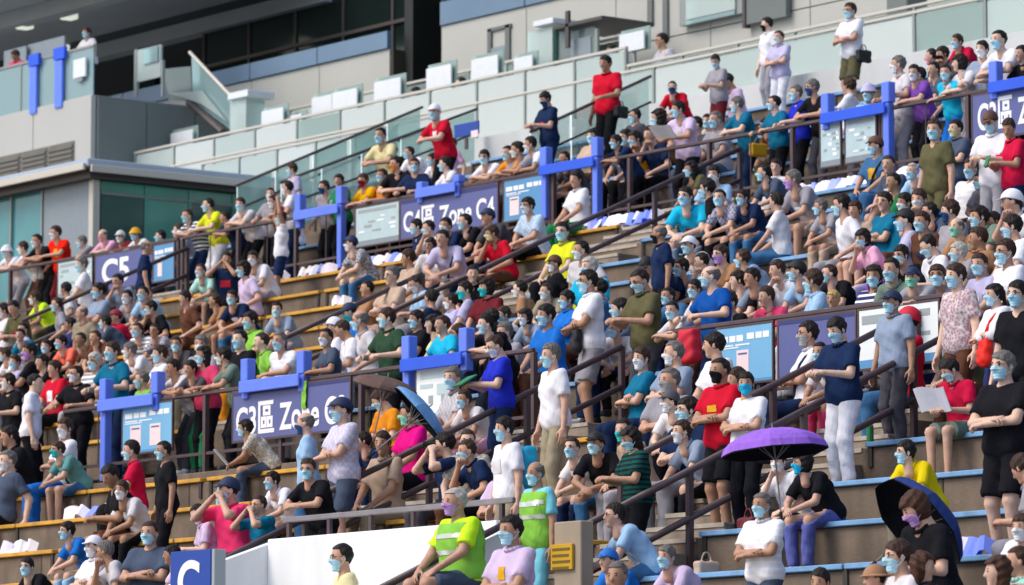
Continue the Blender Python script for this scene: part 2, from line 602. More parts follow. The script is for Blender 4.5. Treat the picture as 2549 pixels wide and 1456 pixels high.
# ------------------------------------------------------------------ cross rails with sign panels
def rail_run(name, u0, u1, j, label, skip=(), step=1.85):
    root = empty(name, (u0, vfront(j) + 0.1, ztread(j)))
    y = vfront(j) + 0.1
    z = ztread(j)
    def add(nm, mb, mat='brown_paint', smooth=True): attach(mb.build(nm, mat, smooth=False), root)
    m = MB(); m.box((u0, y - 0.035, z + 1.03), (u1, y + 0.035, z + 1.085), 0.012); add('top_rail', m)
    m = MB(); m.box((u0, y - 0.02, z + 0.235), (u1, y + 0.02, z + 0.275)); add('bottom_rail', m)
    pm = MB(); pm.box((-0.032, -0.032, 0), (0.032, 0.032, 1.03)); pme = pm.mesh('post', 'brown_paint')
    bm_ = MB(); bm_.tube((0, 0, 0.275), (0, 0, 1.03), 0.011, 6); bme = bm_.mesh('baluster', 'brown_paint')
    n = max(1, round((u1 - u0) / step))
    for i in range(n + 1):
        u = u0 + (u1 - u0) * i / n
        attach(link('post', pme, None, (u, y, z)), root)
        if i < n:
            for k in range(1, 4):
                uu = u + (u1 - u0) / n * k / 4
                if any(s0 - 0.05 < uu < s1 + 0.05 for s0, s1 in skip): continue
                if k == 2: attach(link('baluster', bme, None, (uu, y, z)), root)
    tag(root, label, 'railing', 'brown cross rails of the stand')
    return root
def ux(x, j, y=None):
    """u of picture column x on the rail line of row j, about rail height"""
    v = vfront(j) + 0.1
    lo, hi = -120.0, -10.0
    for _ in range(60):
        mid = (lo + hi) / 2
        if project((mid, v, ztread(j) + 0.8))[0] < x: lo = mid
        else: hi = mid
    return lo
MIDCUT = [(-70, -41.8), (-40.2, -35.05), (-33.4, -18)]
rail_run('railing', ux(160, 0), -41.9, 0, 'brown railing that carries the large Zone C3 sign')
rail_run('railing', ux(1672, 0), -34.6, 0, 'brown railing with light blue, purple and white posters')
rail_run('railing', -33.2, -24, 0, 'brown railing behind the person with the orange shoulder bag')
rail_run('railing', -84, ux(445, 9), 9, 'brown railing that carries the C5 sign')
rail_run('railing', ux(455, 9), ux(1370, 9), 9, 'brown railing that carries the Zone C4 sign')
rail_run('railing', ux(1378, 9), ux(2190, 9), 9, 'brown railing with map posters between two blue gate frames')
rail_run('railing', ux(2200, 9), -36, 9, 'brown railing where the person in purple leans')

BOARD = {}
def panel(name, x0, x1, j, z0, z1, mat, label, cat='sign', dy=-0.05):
    u0, u1 = ux(x0, j), ux(x1, j)
    y = vfront(j) + 0.1 + dy
    z = ztread(j)
    root = empty(name, ((u0 + u1) / 2, y, z + z0))
    m = MB(); m.box((u0, y - 0.012, z + z0), (u1, y + 0.012, z + z1), 0.004)
    BOARD[root.name] = attach(m.build('board', mat), root)
    f = MB()
    t = 0.025
    f.box((u0 - t, y - 0.016, z + z0 - t), (u1 + t, y + 0.016, z + z0)); attach(f.build('frame', 'brown_paint'), root)
    f = MB(); f.box((u0 - t, y - 0.016, z + z1), (u1 + t, y + 0.016, z + z1 + t)); attach(f.build('frame', 'brown_paint'), root)
    f = MB(); f.box((u0 - t, y - 0.016, z + z0), (u0, y + 0.016, z + z1)); attach(f.build('frame', 'brown_paint'), root)
    f = MB(); f.box((u1, y - 0.016, z + z0), (u1 + t, y + 0.016, z + z1)); attach(f.build('frame', 'brown_paint'), root)
    tag(root, label, cat)
    root['_box'] = (u0, u1, z + z0, z + z1, y - 0.012)
    return root
def bars(root, rects, mat, name='print'):
    u0, u1, z0, z1, y = root['_box']
    for (a, b, c, d) in rects:
        dd = 0.007 if name == 'card_mark' else 0.004
        m = MB(); m.box((u0 + a * (u1 - u0), y - dd, z0 + c * (z1 - z0)), (u0 + b * (u1 - u0), y + 0.002, z0 + d * (z1 - z0)))
        m.build(name, mat, BOARD[root.name])
def letters(root, body, a, b, c, d, mat='print_white', bold=0.03):
    u0, u1, z0, z1, y = root['_box']
    o = fit_text(body, u0 + a * (u1 - u0), u0 + b * (u1 - u0), z0 + c * (z1 - z0), z0 + d * (z1 - z0), y - 0.001, mat, BOARD[root.name], bold)
ZC3 = 'C3\u5340 Zone C3'
s = panel('sign_board', 590, 880, 0, 0.36, 1.0, 'sign_purple', 'large purple Zone C3 sign on the middle railing')
bars(s, [(0, 1, 0.93, 1.0)], 'sign_navy'); letters(s, ZC3, 0.03, 0.97, 0.10, 0.76, bold=0.022)
s = panel('sign_board', 1005, 1245, 9, 0.36, 1.0, 'sign_purple', 'purple Zone C4 sign on the upper railing')
bars(s, [(0, 1, 0.9, 1.0)], 'sign_navy'); letters(s, 'C4\u5340 Zone C4', 0.03, 0.97, 0.14, 0.76, bold=0.022)
s = panel('sign_board', 245, 386, 9, 0.36, 1.0, 'sign_purple', 'purple C5 sign on the upper railing')
letters(s, 'C5', 0.12, 0.6, 0.16, 0.86, bold=0.03)
s = panel('sign_board', 2428, 2700, 9, 0.36, 1.0, 'sign_purple', 'purple C3 sign on the upper railing behind two people')
letters(s, ZC3, 0.05, 0.97, 0.18, 0.88, bold=0.022)
s = panel('sign_board', 1948, 2138, 0, 0.36, 1.0, 'sign_purple', 'plain purple board on the railing between a light blue and a white poster')
bars(s, [(0, 1, 0.93, 1.0)], 'sign_navy')
def poster_sky(x0, x1, j, label, cards, mat='sign_sky'):
    s = panel('poster', x0, x1, j, 0.36, 1.0, mat, label, 'poster')
    bars(s, [(0.05, 0.20, 0.74, 0.85), (0.23, 0.34, 0.74, 0.85), (0.36, 0.48, 0.74, 0.85), (0.55, 0.68, 0.76, 0.87), (0.71, 0.82, 0.76, 0.87), (0.84, 0.95, 0.76, 0.87), (0.05, 0.3, 0.665, 0.69), (0.34, 0.6, 0.665, 0.69), (0.05, 0.4, 0.625, 0.645)], 'print_white')
    bars(s, [(0.0, 1.0, 0.0, 0.05)], 'sign_blue')
    for c in cards:
        bars(s, [(c, c + 0.22, 0.12, 0.58)], 'print_pink', 'card')
        bars(s, [(c + 0.03, c + 0.19, 0.50, 0.53)], 'sign_purple', 'card_mark')
    return s
poster_sky(315, 437, 0, 'light blue poster with two pale cards left of the Zone C3 sign'.replace(' left of', ' beside'), (0.16, 0.56))
poster_sky(1795, 1931, 0, 'light blue poster with one pale card beside the plain purple board', (0.36,))
poster_sky(1262, 1366, 9, 'blue poster with a pale card beside the Zone C4 sign', (0.14,), 'sign_blue')
poster_sky(390, 440, 9, 'narrow blue poster beside the C5 sign', (0.2,), 'sign_blue')
def poster_map(x0, x1, j, label, mat='sign_pale'):
    s = panel('poster', x0, x1, j, 0.36, 1.0, mat, label, 'poster')
    rr = random.Random(int(x0))
    bars(s, [(0.06, 0.94, 0.86, 0.94)], 'print_grey')
    rects = []
    for r in range(5):
        a = rr.uniform(0.05, 0.2)
        while a < 0.85:
            w = rr.uniform(0.06, 0.22)
            if rr.random() < 0.6: rects.append((a, min(a + w, 0.94), 0.22 + r * 0.12, 0.22 + r * 0.12 + rr.uniform(0.03, 0.08)))
            a += w + 0.05
    bars(s, rects[::2], 'print_white')
    bars(s, rects[1::2], 'print_grey')
    bars(s, [(0.0, 1.0, 0.0, 0.13)], 'panel_grey')
    return s
poster_map(893, 1000, 9, 'pale map poster on the railing beside the Zone C4 sign')
poster_map(152, 236, 9, 'pale map poster on the railing beside the C5 sign')
poster_map(2050, 2098, 9, 'narrow pale map poster below the blue gate bar on the upper railing')
poster_map(2112, 2186, 9, 'wider pale map poster beside the narrow one on the upper railing')
s = panel('poster', 1046, 1150, 0, 0.36, 1.0, 'sign_white', 'pale poster on the railing behind the person holding a green folder', 'poster')
bars(s, [(0.1, 0.7, 0.78, 0.92), (0.1, 0.4, 0.6, 0.68), (0.5, 0.9, 0.45, 0.66)], 'sign_pale'); bars(s, [(0.3, 0.4, 0.3, 0.45), (0.6, 0.68, 0.3, 0.45)], 'print_grey'); bars(s, [(0, 1, 0, 0.1)], 'sign_blue')
s = panel('poster', 2148, 2345, 0, 0.36, 1.0, 'sign_white', 'large white poster with grey print behind the person in a navy cap', 'poster')
bars(s, [(0.04, 0.4, 0.75, 0.9), (0.5, 0.9, 0.78, 0.9), (0.55, 0.8, 0.6, 0.7), (0.55, 0.9, 0.45, 0.52)], 'print_grey'); bars(s, [(0, 1, 0, 0.14)], 'sign_blue')

# blue padded gate frames that straddle the rails
def gate(x0, x1, j, lo0, lo1, bar_mat, label, top=0.38, bar=(0.04, 0.2), w=0.165):
    u0, u1 = ux(x0, j), ux(x1, j)
    y = vfront(j) + 0.1
    z = ztread(j)
    root = empty('gate_frame', ((u0 + u1) / 2, y, z))
    for u, lo in ((u0, lo0), (u1 - w, lo1)):
        m = MB(); m.box((u, y - 0.11, z + 1.09 + bar[0]), (u + w, y + 0.03, z + 1.05 + top), 0.012)
        attach(m.build('upright', 'blue_pad'), root)
        m = MB(); m.box((u + 0.02, y - 0.10, z + lo), (u + w - 0.02, y + 0.02, z + 1.084 + bar[0]), 0.01)
        attach(m.build('post', 'blue_pad'), root)
    m = MB(); m.box((u0 + 0.04, y - 0.165, z + 0.93 + bar[0]), (u1 - 0.04, y - 0.135, z + 0.93 + bar[1]), 0.01)
    attach(m.build('crossbar', bar_mat), root)
    tag(root, label, 'gate frame', 'blue padded gate frames on the rails')
    return root
gate(262, 407, 0, 0.02, 0.9, 'blue_pad', 'blue gate frame above the light blue poster with two cards')
gate(614, 772, 0, 0.9, 0.9, 'blue_pad', 'blue gate frame above the large Zone C3 sign')
gate(1015, 1178, 0, 0.6, 0.9, 'blue_bar', 'blue gate frame above the pale poster by the green folder')
gate(745, 862, 9, 0.85, 0.05, 'blue_pad', 'blue gate frame behind the person with both arms raised')
gate(1048, 1155, 9, 0.9, 0.9, 'blue_pad', 'blue gate frame above the purple Zone C4 sign', top=0.2)
gate(1356, 1500, 9, 0.3, 0.05, 'blue_bar', 'blue gate frame beside the blue poster by the Zone C4 sign')
gate(2056, 2226, 9, 0.9, 0.05, 'blue_bar', 'blue gate frame above the two pale map posters')
gate(2474, 2620, 9, 0.9, 0.9, 'blue_bar', 'blue gate frame above the purple C3 sign of the upper railing')

# ------------------------------------------------------------------ stair handrails
def handrail(u, v0, v1, label, hs=(0.95, 0.48), every=1.65, dz=0.0):
    zf = lambda v: TAN * (v - V00) + dz
    root = empty('handrail', (u, v0, zf(v0)))
    for k, h in enumerate(hs):
        m = MB(); m.tube((u, v0, zf(v0) + h), (u, v1, zf(v1) + h), 0.036, 10)
        attach(m.build('pipe', 'brown_paint', smooth=True), root)
    n = max(1, round((v1 - v0) / every))
    for i in range(n + 1):
        v = v0 + (v1 - v0) * i / n
        m = MB(); m.box((u - 0.03, v - 0.03, zf(v) - 0.35), (u + 0.03, v + 0.03, zf(v) + hs[0]))
        attach(m.build('post', 'brown_paint'), root)
    tag(root, label, 'handrail', 'brown stair handrails')
    return root
handrail(-33.45, 26.3, 32.3, 'brown stair handrail beside the purple umbrella')
handrail(-35.02, 25.2, 27.1, 'brown stair handrail in front of the person in a neon vest')
handrail(-35.02, 28.2, 32.3, 'brown stair handrail beside the person in white trousers')
handrail(-40.22, 28.2, 32.4, 'brown stair handrail beside the blue umbrella')
handrail(-49.22, 35.4, 41.9, 'brown stair handrail below the blue gate frame of the upper railing')
handrail(-51.0, 35.0, 37.4, 'brown stair handrail among the upper benches')
handrail(-64.05, 38.6, 41.9, 'brown stair handrail below the C5 sign')

# ------------------------------------------------------------------ tunnel mouth
vom = empty('tunnel_mouth', (VOM[0], VOM[2], 2.0))
zt = on_v(690, 1340, VOM[2])[2]
m = MB(); m.box((VOM[0], VOM[2], 0.5), (VOM[1], VOM[2] + 0.16, zt), 0.01); attach(m.build('back_wall', 'white_wall'), vom)
lowp = on_u(545, 1400, VOM[0])
m = MB(); m.prism([(VOM[0] - 0.14, VOM[2] + 0.16, 0.5), (VOM[0] - 0.14, VOM[2] + 0.16, zt - 0.004), (VOM[0] - 0.14, lowp[1], lowp[2]), (VOM[0] - 0.14, lowp[1] - 3, lowp[2] - 1.35), (VOM[0] - 0.14, lowp[1] - 3, 0.5)], (0.14, 0, 0))
attach(m.build('side_wall', 'white_wall'), vom)
m = MB(); m.prism([(VOM[1], VOM[2] + 0.16, 0.5), (VOM[1], VOM[2] + 0.16, zt - 0.05), (VOM[1], 23.2, zt - 1.6), (VOM[1], 23.2, 0.5)], (0.12, 0, 0))
attach(m.build('side_wall', 'white_wall'), vom)
m = MB(); m.box((VOM[0], 18, 1.0), (VOM[1], VOM[2], 2.3)); attach(m.build('tunnel_floor', 'concrete'), vom)
m = MB(); m.box((-36.9, 25.55, 2.3), (VOM[1], VOM[2], 3.72), 0.01); attach(m.build('ledge', 'white_wall'), vom)
m = MB(); m.box((-36.9, 25.0, 2.3), (VOM[1], 25.55, 3.22), 0.01); attach(m.build('ledge', 'white_wall'), vom)
tag(vom, 'white walled tunnel mouth cut into the lower terrace', 'wall')
root = empty('railing', (VOM[0], VOM[2], zt))
zr = on_v(740, 1290, VOM[2])[2]
m = MB(); m.box((VOM[0] + 0.2, VOM[2] + 0.05, zr - 0.03), (VOM[1] + 0.2, VOM[2] + 0.1, zr + 0.03), 0.01); attach(m.build('top_rail', 'steel'), root)
for i in range(6):
    u = VOM[0] + 0.3 + i * (VOM[1] - VOM[0] - 0.3) / 5
    m = MB(); m.box((u - 0.025, VOM[2] + 0.055, zt - 0.004), (u + 0.025, VOM[2] + 0.095, zr - 0.03)); attach(m.build('post', 'brown_paint'), root)
tag(root, 'grey steel railing on top of the white tunnel wall', 'railing')
handrail(VOM[0] - 0.3, 25.9, 27.4, 'brown handrail sloping beside the white tunnel wall', hs=(0.95,))

# beige pier with the yellow notice beside the tunnel
p0 = on_v(1378, 1300, 26.2); p1 = on_v(1445, 1300, 26.2)
pier = empty('pier', (p0[0], 26.2, 1.0))
m = MB(); m.box((p0[0], 26.2, 0.5), (p1[0], 26.36, p0[2]), 0.01); attach(m.build('shaft', 'beige_wall'), pier)
tag(pier, 'beige concrete pier beside the white tunnel wall', 'pier')
q0 = on_v(1375, 1420, 26.19); q1 = on_v(1428, 1352, 26.19)
root = empty('notice', (q0[0], 26.19, q0[2]))
m = MB(); m.box((q0[0], 26.165, q0[2]), (q1[0], 26.195, q1[2]), 0.004); attach(m.build('board', 'sign_yellow'), root)
for k in range(4):
    zz = q1[2] - 0.05 - k * 0.06
    m = MB(); m.box((q0[0] + 0.03, 26.16, zz - 0.012), (q1[0] - 0.03 - 0.02 * (k % 2), 26.166, zz + 0.012)); attach(m.build('print', 'print_dark'), root)
tag(root, 'yellow notice with dark lines of print on the beige pier', 'notice')

# blue C sign on a post at the foot of the stand
v = 25.0
c0 = on_v(430, 1374, v); c1 = on_v(530, 1374, v); cz = c0[2]
root = empty('sign_board', ((c0[0] + c1[0]) / 2, v, 1.0))
wd = c1[0] - c0[0]
m = MB(); m.box((c0[0], v - 0.03, cz - 0.62), (c1[0], v + 0.02, cz), 0.006); attach(m.build('board', 'sign_royal'), root)
m = MB(); m.box((c1[0] + 0.004, v - 0.02, cz - 1.2), (c1[0] + 0.06, v + 0.12, cz - 0.003), 0.006); attach(m.build('edge_board', 'print_grey'), root)
m = MB(); m.box((c0[0] + 0.1, v + 0.021, 0.3), (c1[0] - 0.1, v + 0.08, cz - 0.2)); attach(m.build('post', 'steel'), root)
o = fit_text('C', c0[0] + wd * 0.2, c0[0] + wd * 0.74, cz - 0.12 - 0.42, cz - 0.10, v - 0.032, 'print_white', None, 0.03); attach(o, root)
tag(root, 'blue sign with a white letter C at the foot of the stand', 'sign')

# ------------------------------------------------------------------ buildings behind the stand
def wbox(name, root, x0, y0, x1, y1, v, depth, mat, bev=0.0):
    """A box whose front face fills the picture rectangle when seen on plane v: x0,y0 top-left, x1,y1 bottom-right (y taken at x0)."""
    a = on_v(x0, y0, v); b = on_v(x1, y0, v); c = on_v(x0, y1, v)
    m = MB(); m.box((a[0], v, c[2]), (b[0], v + depth, a[2]), bev)
    return attach(m.build(name, mat), root)
def ubox(name, root, u0, u1, v0, v1, z0, z1, mat, bev=0.0):
    m = MB(); m.box((u0, v0, z0), (u1, v1, z1), bev)
    return attach(m.build(name, mat), root)

# --- west block: grey cladding, louvres, glazed balcony
V1 = 50.0
zt1 = on_v(225, 236, V1)[2]
ucor = on_v(227, 300, V1)[0]
wb = empty('west_block', (ucor, V1, 10.0))
x = -120.0
pu = [x for x in np.arange(ucor, -118, -2.4)]
for a, b in zip(pu[1:], pu[:-1]):
    for z_a, z_b in ((11.0, 14.6), (14.62, zt1)): ubox('cladding_panel', wb, a + 0.012, b - 0.012, V1, V1 + 0.12, z_a, z_b, 'cladding', 0.006)
ubox('wall', wb, -118, ucor - 0.02, V1 + 0.125, V1 + 7.0, 11.0, zt1 - 0.02, 'cladding_joint')
# end wall running back, its shade painted by darker panels, with a rounded end
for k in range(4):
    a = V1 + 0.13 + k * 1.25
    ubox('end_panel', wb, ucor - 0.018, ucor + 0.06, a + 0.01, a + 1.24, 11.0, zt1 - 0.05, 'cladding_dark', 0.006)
m = MB()
cyl = []
for i in range(9):
    t = i / 8 * math.pi / 2
    cyl.append((ucor - 1.6 + 1.66 * math.cos(t), V1 + 5.13 + 1.6 * math.sin(t), 11.0))
m.prism(cyl + [(ucor - 1.6, V1 + 5.13, 11.0)], (0, 0, zt1 - 0.05 - 11.0))
attach(m.build('rounded_end', 'cladding'), wb)
# louvred opening
l0 = on_v(0, 386, V1); l1 = on_v(186, 350, V1)
zlo, zhi = 14.9, l1[2]
uu = l1[0]
for k in range(5):
    b = uu - k * 1.12
    root_l = ubox('louvre_panel', wb, b - 1.07, b, V1 - 0.02, V1 + 0.05, zlo, zhi, 'louvre', 0.004)
    for q in range(9):
        zz = zlo + 0.06 + q * (zhi - zlo - 0.1) / 9
        s_ = MB(); s_.box((b - 1.03, V1 - 0.05, zz), (b - 0.04, V1 - 0.02, zz + 0.06))
        s_.build('slat', 'louvre', root_l)
# balcony glass with posts
gt = on_v(120, 145, V1)[2]
for k in range(8):
    b = ucor - 0.02 - k * 1.5
    ubox('glass_pane', wb, b - 1.46, b, V1 + 0.05, V1 + 0.075, zt1 - 0.02, gt, 'glass_blue')
    ubox('glass_post', wb, b - 1.5, b - 1.46, V1 + 0.03, V1 + 0.1, zt1, gt + 0.02, 'mullion')
ubox('handrail', wb, -95, ucor, V1 + 0.03, V1 + 0.1, gt + 0.02, gt + 0.07, 'mullion')
ubox('balcony_floor', wb, -118, ucor - 0.02, V1 + 0.13, V1 + 7.0, zt1 - 0.018, zt1, 'soffit')
tag(wb, 'grey clad block with a glazed balcony and louvred openings', 'building')
for (xx, w_) in ((78, 16), (140, 18)):
    a = on_v(xx, 140, V1 + 0.0)
    b = on_v(xx + w_, 140, V1 + 0.0)
    r = empty('banner', (a[0], V1 + 0.4, zt1))
    ubox('cloth', r, a[0], b[0], V1 - 0.04, V1 + 0.02, zt1 - 0.12, gt - 0.12, 'blue_pad')
    ubox('lamp', r, a[0] - 0.03, b[0] + 0.12, V1 - 0.06, V1 + 0.02, gt - 0.1, gt + 0.16, 'blue_bar')
    ubox('pole', r, a[0] + 0.05, a[0] + 0.08, V1 + 0.021, V1 + 0.045, zt1, gt - 0.05, 'metal_dark')
    tag(r, 'tall blue banner hanging on the balcony glass', 'banner', 'blue banners on the balcony')
r = empty('display_panel', (on_v(182, 190, V1 - 0.04)[0], V1, zt1 + 0.3))
wbox('screen', r, 182, 150, 212, 196, V1 - 0.04, 0.05, 'panel_white', 0.004)
wbox('bracket', r, 190, 196, 204, 204, V1 - 0.03, 0.06, 'mullion')
tag(r, 'white panel fixed to the balcony glass of the grey block', 'panel')
# screens standing inside the balcony
r = empty('folding_screen', (on_v(100, 150, 51.2)[0], 51.2, zt1))
wbox('leaf', r, 10, 128, 65, 190, 51.2, 0.05, 'panel_grey')
wbox('leaf', r, 70, 112, 160, 190, 51.3, 0.05, 'panel_grey')
tag(r, 'grey folding screen standing inside the balcony', 'screen')

# --- the deep hall above, shade painted by dark colours: soffit, back wall, columns
hall = empty('upper_hall', (-85, 62, 15))
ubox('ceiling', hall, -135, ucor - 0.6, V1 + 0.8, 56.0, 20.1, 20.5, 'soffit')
ubox('ceiling', hall, -135, ucor - 0.6, 56.01, 75, 20.1, 20.5, 'soffit_shade')
ubox('ceiling', hall, ucor - 0.59, -66, 57.6, 75, 20.1, 20.5, 'soffit_shade')
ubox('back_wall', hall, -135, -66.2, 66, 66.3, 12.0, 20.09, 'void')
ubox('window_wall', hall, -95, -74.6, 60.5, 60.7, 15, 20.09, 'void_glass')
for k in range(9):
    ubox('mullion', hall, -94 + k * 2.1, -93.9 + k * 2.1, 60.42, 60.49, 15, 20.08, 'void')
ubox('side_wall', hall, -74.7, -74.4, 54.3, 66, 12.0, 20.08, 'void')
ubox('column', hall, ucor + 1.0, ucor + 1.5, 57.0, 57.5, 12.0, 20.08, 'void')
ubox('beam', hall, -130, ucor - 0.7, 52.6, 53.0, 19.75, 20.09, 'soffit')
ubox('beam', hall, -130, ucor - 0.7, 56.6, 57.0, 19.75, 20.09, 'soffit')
ubox('roof', hall, -137, ucor - 0.5, V1 + 0.7, 77, 20.52, 20.9, 'metal_pale')
ubox('roof', hall, ucor - 0.49, -64, 57.4, 77, 20.52, 20.9, 'metal_pale')
tag(hall, 'dark shaded hall with a low grey soffit above the balconies', 'building')
for (xx, yy, v_) in ((0, 2, 54), (62, 42, 53), (172, 18, 53.5), (440, 4, 58), (152, 112, 56), (480, 70, 60), (590, 45, 61)):
    a = on_v(xx, yy, v_)
    r = empty('ceiling_lamp', (a[0], v_, 20.1))
    hh = max(a[2] - 0.1, 17.5)
    ubox('lamp', r, a[0] - 0.16, a[0] + 0.16, v_ - 0.16, v_ + 0.16, hh - 0.19, hh + 0.19, 'lamp_box', 0.02)
    ubox('rod', r, a[0] - 0.015, a[0] + 0.015, v_ - 0.015, v_ + 0.015, hh + 0.19, 20.1, 'metal_dark')
    tag(r, 'small pale lamp hanging from the grey soffit', 'lamp', 'lamps under the soffit')

# --- main facade behind the glass terraces
V2 = 54.0
zt2 = on_v(968, 80, V2)[2]
uR = on_v(970, 80, V2)[0]
mf = empty('main_facade', (uR, V2, 12))
b = uR
k = 0
while b > -86.5:
    for z_a, z_b in ((12.0, 15.2), (15.22, 16.5), (16.52, zt2 - 0.36)): ubox('cladding_panel', mf, max(b - 2.6, -86.5) + 0.01, b - 0.01, V2, V2 + 0.15, z_a, z_b, 'cladding', 0.006)
    ubox('parapet_glass', mf, max(b - 2.6, -86.5) + 0.015, b - 0.015, V2 - 0.06, V2 + 0.06, zt2 - 0.35, zt2 + 0.02, 'slate_band', 0.006)
    b -= 2.6
ubox('wall', mf, -86.5, uR - 0.02, V2 + 0.16, V2 + 0.6, 12.0, zt2 - 0.4, 'cladding_joint')
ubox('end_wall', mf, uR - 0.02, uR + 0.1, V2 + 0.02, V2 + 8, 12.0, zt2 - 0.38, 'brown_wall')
# dark recess between the two facades
uL2 = on_v(1098, 150, V2)[0]
zr2 = on_v(1030, 106, 56)[2]
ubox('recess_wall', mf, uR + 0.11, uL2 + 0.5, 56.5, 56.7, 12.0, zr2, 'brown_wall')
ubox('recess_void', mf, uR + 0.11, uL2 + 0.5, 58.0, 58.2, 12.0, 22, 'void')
ubox('recess_post', mf, uR + 0.9, uR + 1.0, 57.2, 57.3, zr2, 22, 'void')
# right-hand facade
zt3 = on_v(1115, 62, V2)[2]
b = uL2
while b < -46:
    for z_a, z_b in ((12.0, 15.2), (15.22, 16.5), (16.52, zt3)): ubox('cladding_panel', mf, b + 0.01, b + 2.9 - 0.01, V2, V2 + 0.15, z_a, z_b, 'cladding', 0.006)
    ubox('parapet_glass', mf, b + 0.015, b + 2.9 - 0.015, V2 - 0.05, V2 + 0.06, zt3 + 0.008, zt3 + 0.5, 'slate_band', 0.006)
    ubox('upper_glass', mf, b + 0.03, b + 2.9 - 0.03, V2 + 1.2, V2 + 1.3, zt3 + 0.2, 23, 'window_dark')
    b += 2.9
ubox('wall', mf, uL2 + 0.02, -46, V2 + 0.16, V2 + 1.1, 12.0, zt3 - 0.02, 'cladding_joint')
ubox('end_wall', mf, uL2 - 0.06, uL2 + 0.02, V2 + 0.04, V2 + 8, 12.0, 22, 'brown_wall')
# service door and pipes
def strip(x0, y0, x1, y1, mat='cladding_joint', d=0.06, nm='pipe'): return wbox(nm, mf, x0, y0, x1, y1, V2 - 0.05, d, mat)
strip(1212, 74, 1221, 135); strip(1212, 72, 1270, 80, nm='frame'); strip(1256, 62, 1267, 185)
strip(1610, 0, 1622, 62); strip(1648, 0, 1660, 100)
strip(1222, 120, 1256, 182, 'panel_grey', 0.03, 'door')
tag(mf, 'grey panel facade with a slate blue parapet behind the glass terraces', 'building')

# bright tall window on the facade
r = empty('facade_window', (on_v(1765, 40, V2 - 0.1)[0], V2 - 0.1, 16))
wbox('frame', r, 1690, -40, 1852, 66, V2 - 0.16, 0.1, 'mullion')
wbox('pane', r, 1706, -40, 1828, 50, V2 - 0.2, 0.035, 'glass_frost')
wbox('pane', r, 1706, 52, 1828, 62, V2 - 0.2, 0.035, 'glass_blue')
tag(r, 'bright frosted window high on the grey facade', 'window')
r = empty('doorway', (on_v(1890, 30, V2 - 0.1)[0], V2 - 0.1, 15))
wbox('panel', r, 1853, -40, 1955, 62, V2 - 0.16, 0.1, 'cladding_dark')
wbox('frame', r, 1846, -40, 1853, 70, V2 - 0.19, 0.14, 'metal_dark')
tag(r, 'dark grey doorway beside the bright facade window', 'door')
# columns at the far end
for (xx, w_) in ((2205, 52), (2392, 30)):
    a = on_v(xx, 60, 51.6); b_ = on_v(xx + w_, 60, 51.6)
    r = empty('column', (a[0], 51.6, 13))
    ubox('shaft', r, a[0], b_[0], 51.6, 52.1, 12, 21, 'cladding_dark' if w_ > 40 else 'beige_wall', 0.02)
    ubox('base_plate', r, a[0] - 0.05, b_[0] + 0.05, 51.55, 52.15, 12, 14.4, 'cladding')
    tag(r, 'dark grey column behind the glass terrace' if w_ > 40 else 'slim beige column behind the glass terrace', 'column')

# --- glass balustrades of the terraces
deck = empty('terrace_deck', (-66, 50, 13))
ubox('deck_slab', deck, -79.9, -36, 49.6, 53.9, 12.9, 14.0, 'pale_wall')
ubox('front_wall', deck, -69.5, -36, 48.75, 49.05, 12.2, 13.95, 'pale_wall')
tag(deck, kind='structure')
def balustrade(name, u0, u1, v, z0, z1, label, step=1.55, mat='glass_frost', rails=(1.0,), clearevery=3, mids=()):
    r = empty(name, (u0, v, z0))
    n = max(1, round((u1 - u0) / step))
    w = (u1 - u0) / n
    for i in range(n):
        a = u0 + i * w
        mt = random.choice(['glass_white', 'glass_frost', 'glass_mint', 'glass_white', 'glass_clear']) if clearevery else random.choice([mat, mat, 'glass_mint'])
        ubox('glass_pane', r, a + 0.05, a + w - 0.05, v - 0.012, v + 0.012, z0 + 0.08, z1 - 0.05, mt)
        ubox('post', r, a - 0.025, a + 0.025, v - 0.03, v + 0.03, z0 - 0.1, z1 - 0.02, 'mullion')
    ubox('post', r, u1 - 0.025, u1 + 0.025, v - 0.03, v + 0.03, z0 - 0.1, z1 - 0.02, 'mullion')
    ubox('top_rail', r, u0 - 0.03, u1 + 0.03, v - 0.04, v + 0.04, z1 - 0.02, z1 + 0.035, 'rail_cream', 0.01)
    for q in mids: ubox('mid_rail', r, u0, u1, v - 0.035, v - 0.012, q - 0.02, q + 0.02, 'rail_cream')
    tag(r, label, 'balustrade', 'glass balustrades of the terraces')
    return r
zA = on_v(720, 300, 51)[2]
balustrade('glass_balustrade', on_v(338, 400, 51)[0], on_v(1558, 130, 51)[0], 51.0, 14.05, zA, 'long frosted glass balustrade of the top terrace', mids=(zA - 0.45,))
zB = on_v(1080, 290, 49)[2]
balustrade('glass_balustrade', on_v(505, 415, 49)[0], on_v(1090, 290, 49)[0], 49.0, 13.4, zB, 'lower frosted glass balustrade in front of the top terrace', 1.4)
zC = on_v(1900, 95, 51)[2]
balustrade('glass_balustrade', on_v(1565, 130, 51)[0], -36.5, 51.0, 14.0, zC, 'glass balustrade behind the standing men at the top of the stand', 1.6, 'glass_clear', clearevery=0)
balustrade('glass_balustrade', on_v(1480, 200, 49.9)[0], -36.8, 49.9, 13.9, 14.9, 'pale glass screen above the white back wall', 1.75, 'glass_frost', clearevery=2)
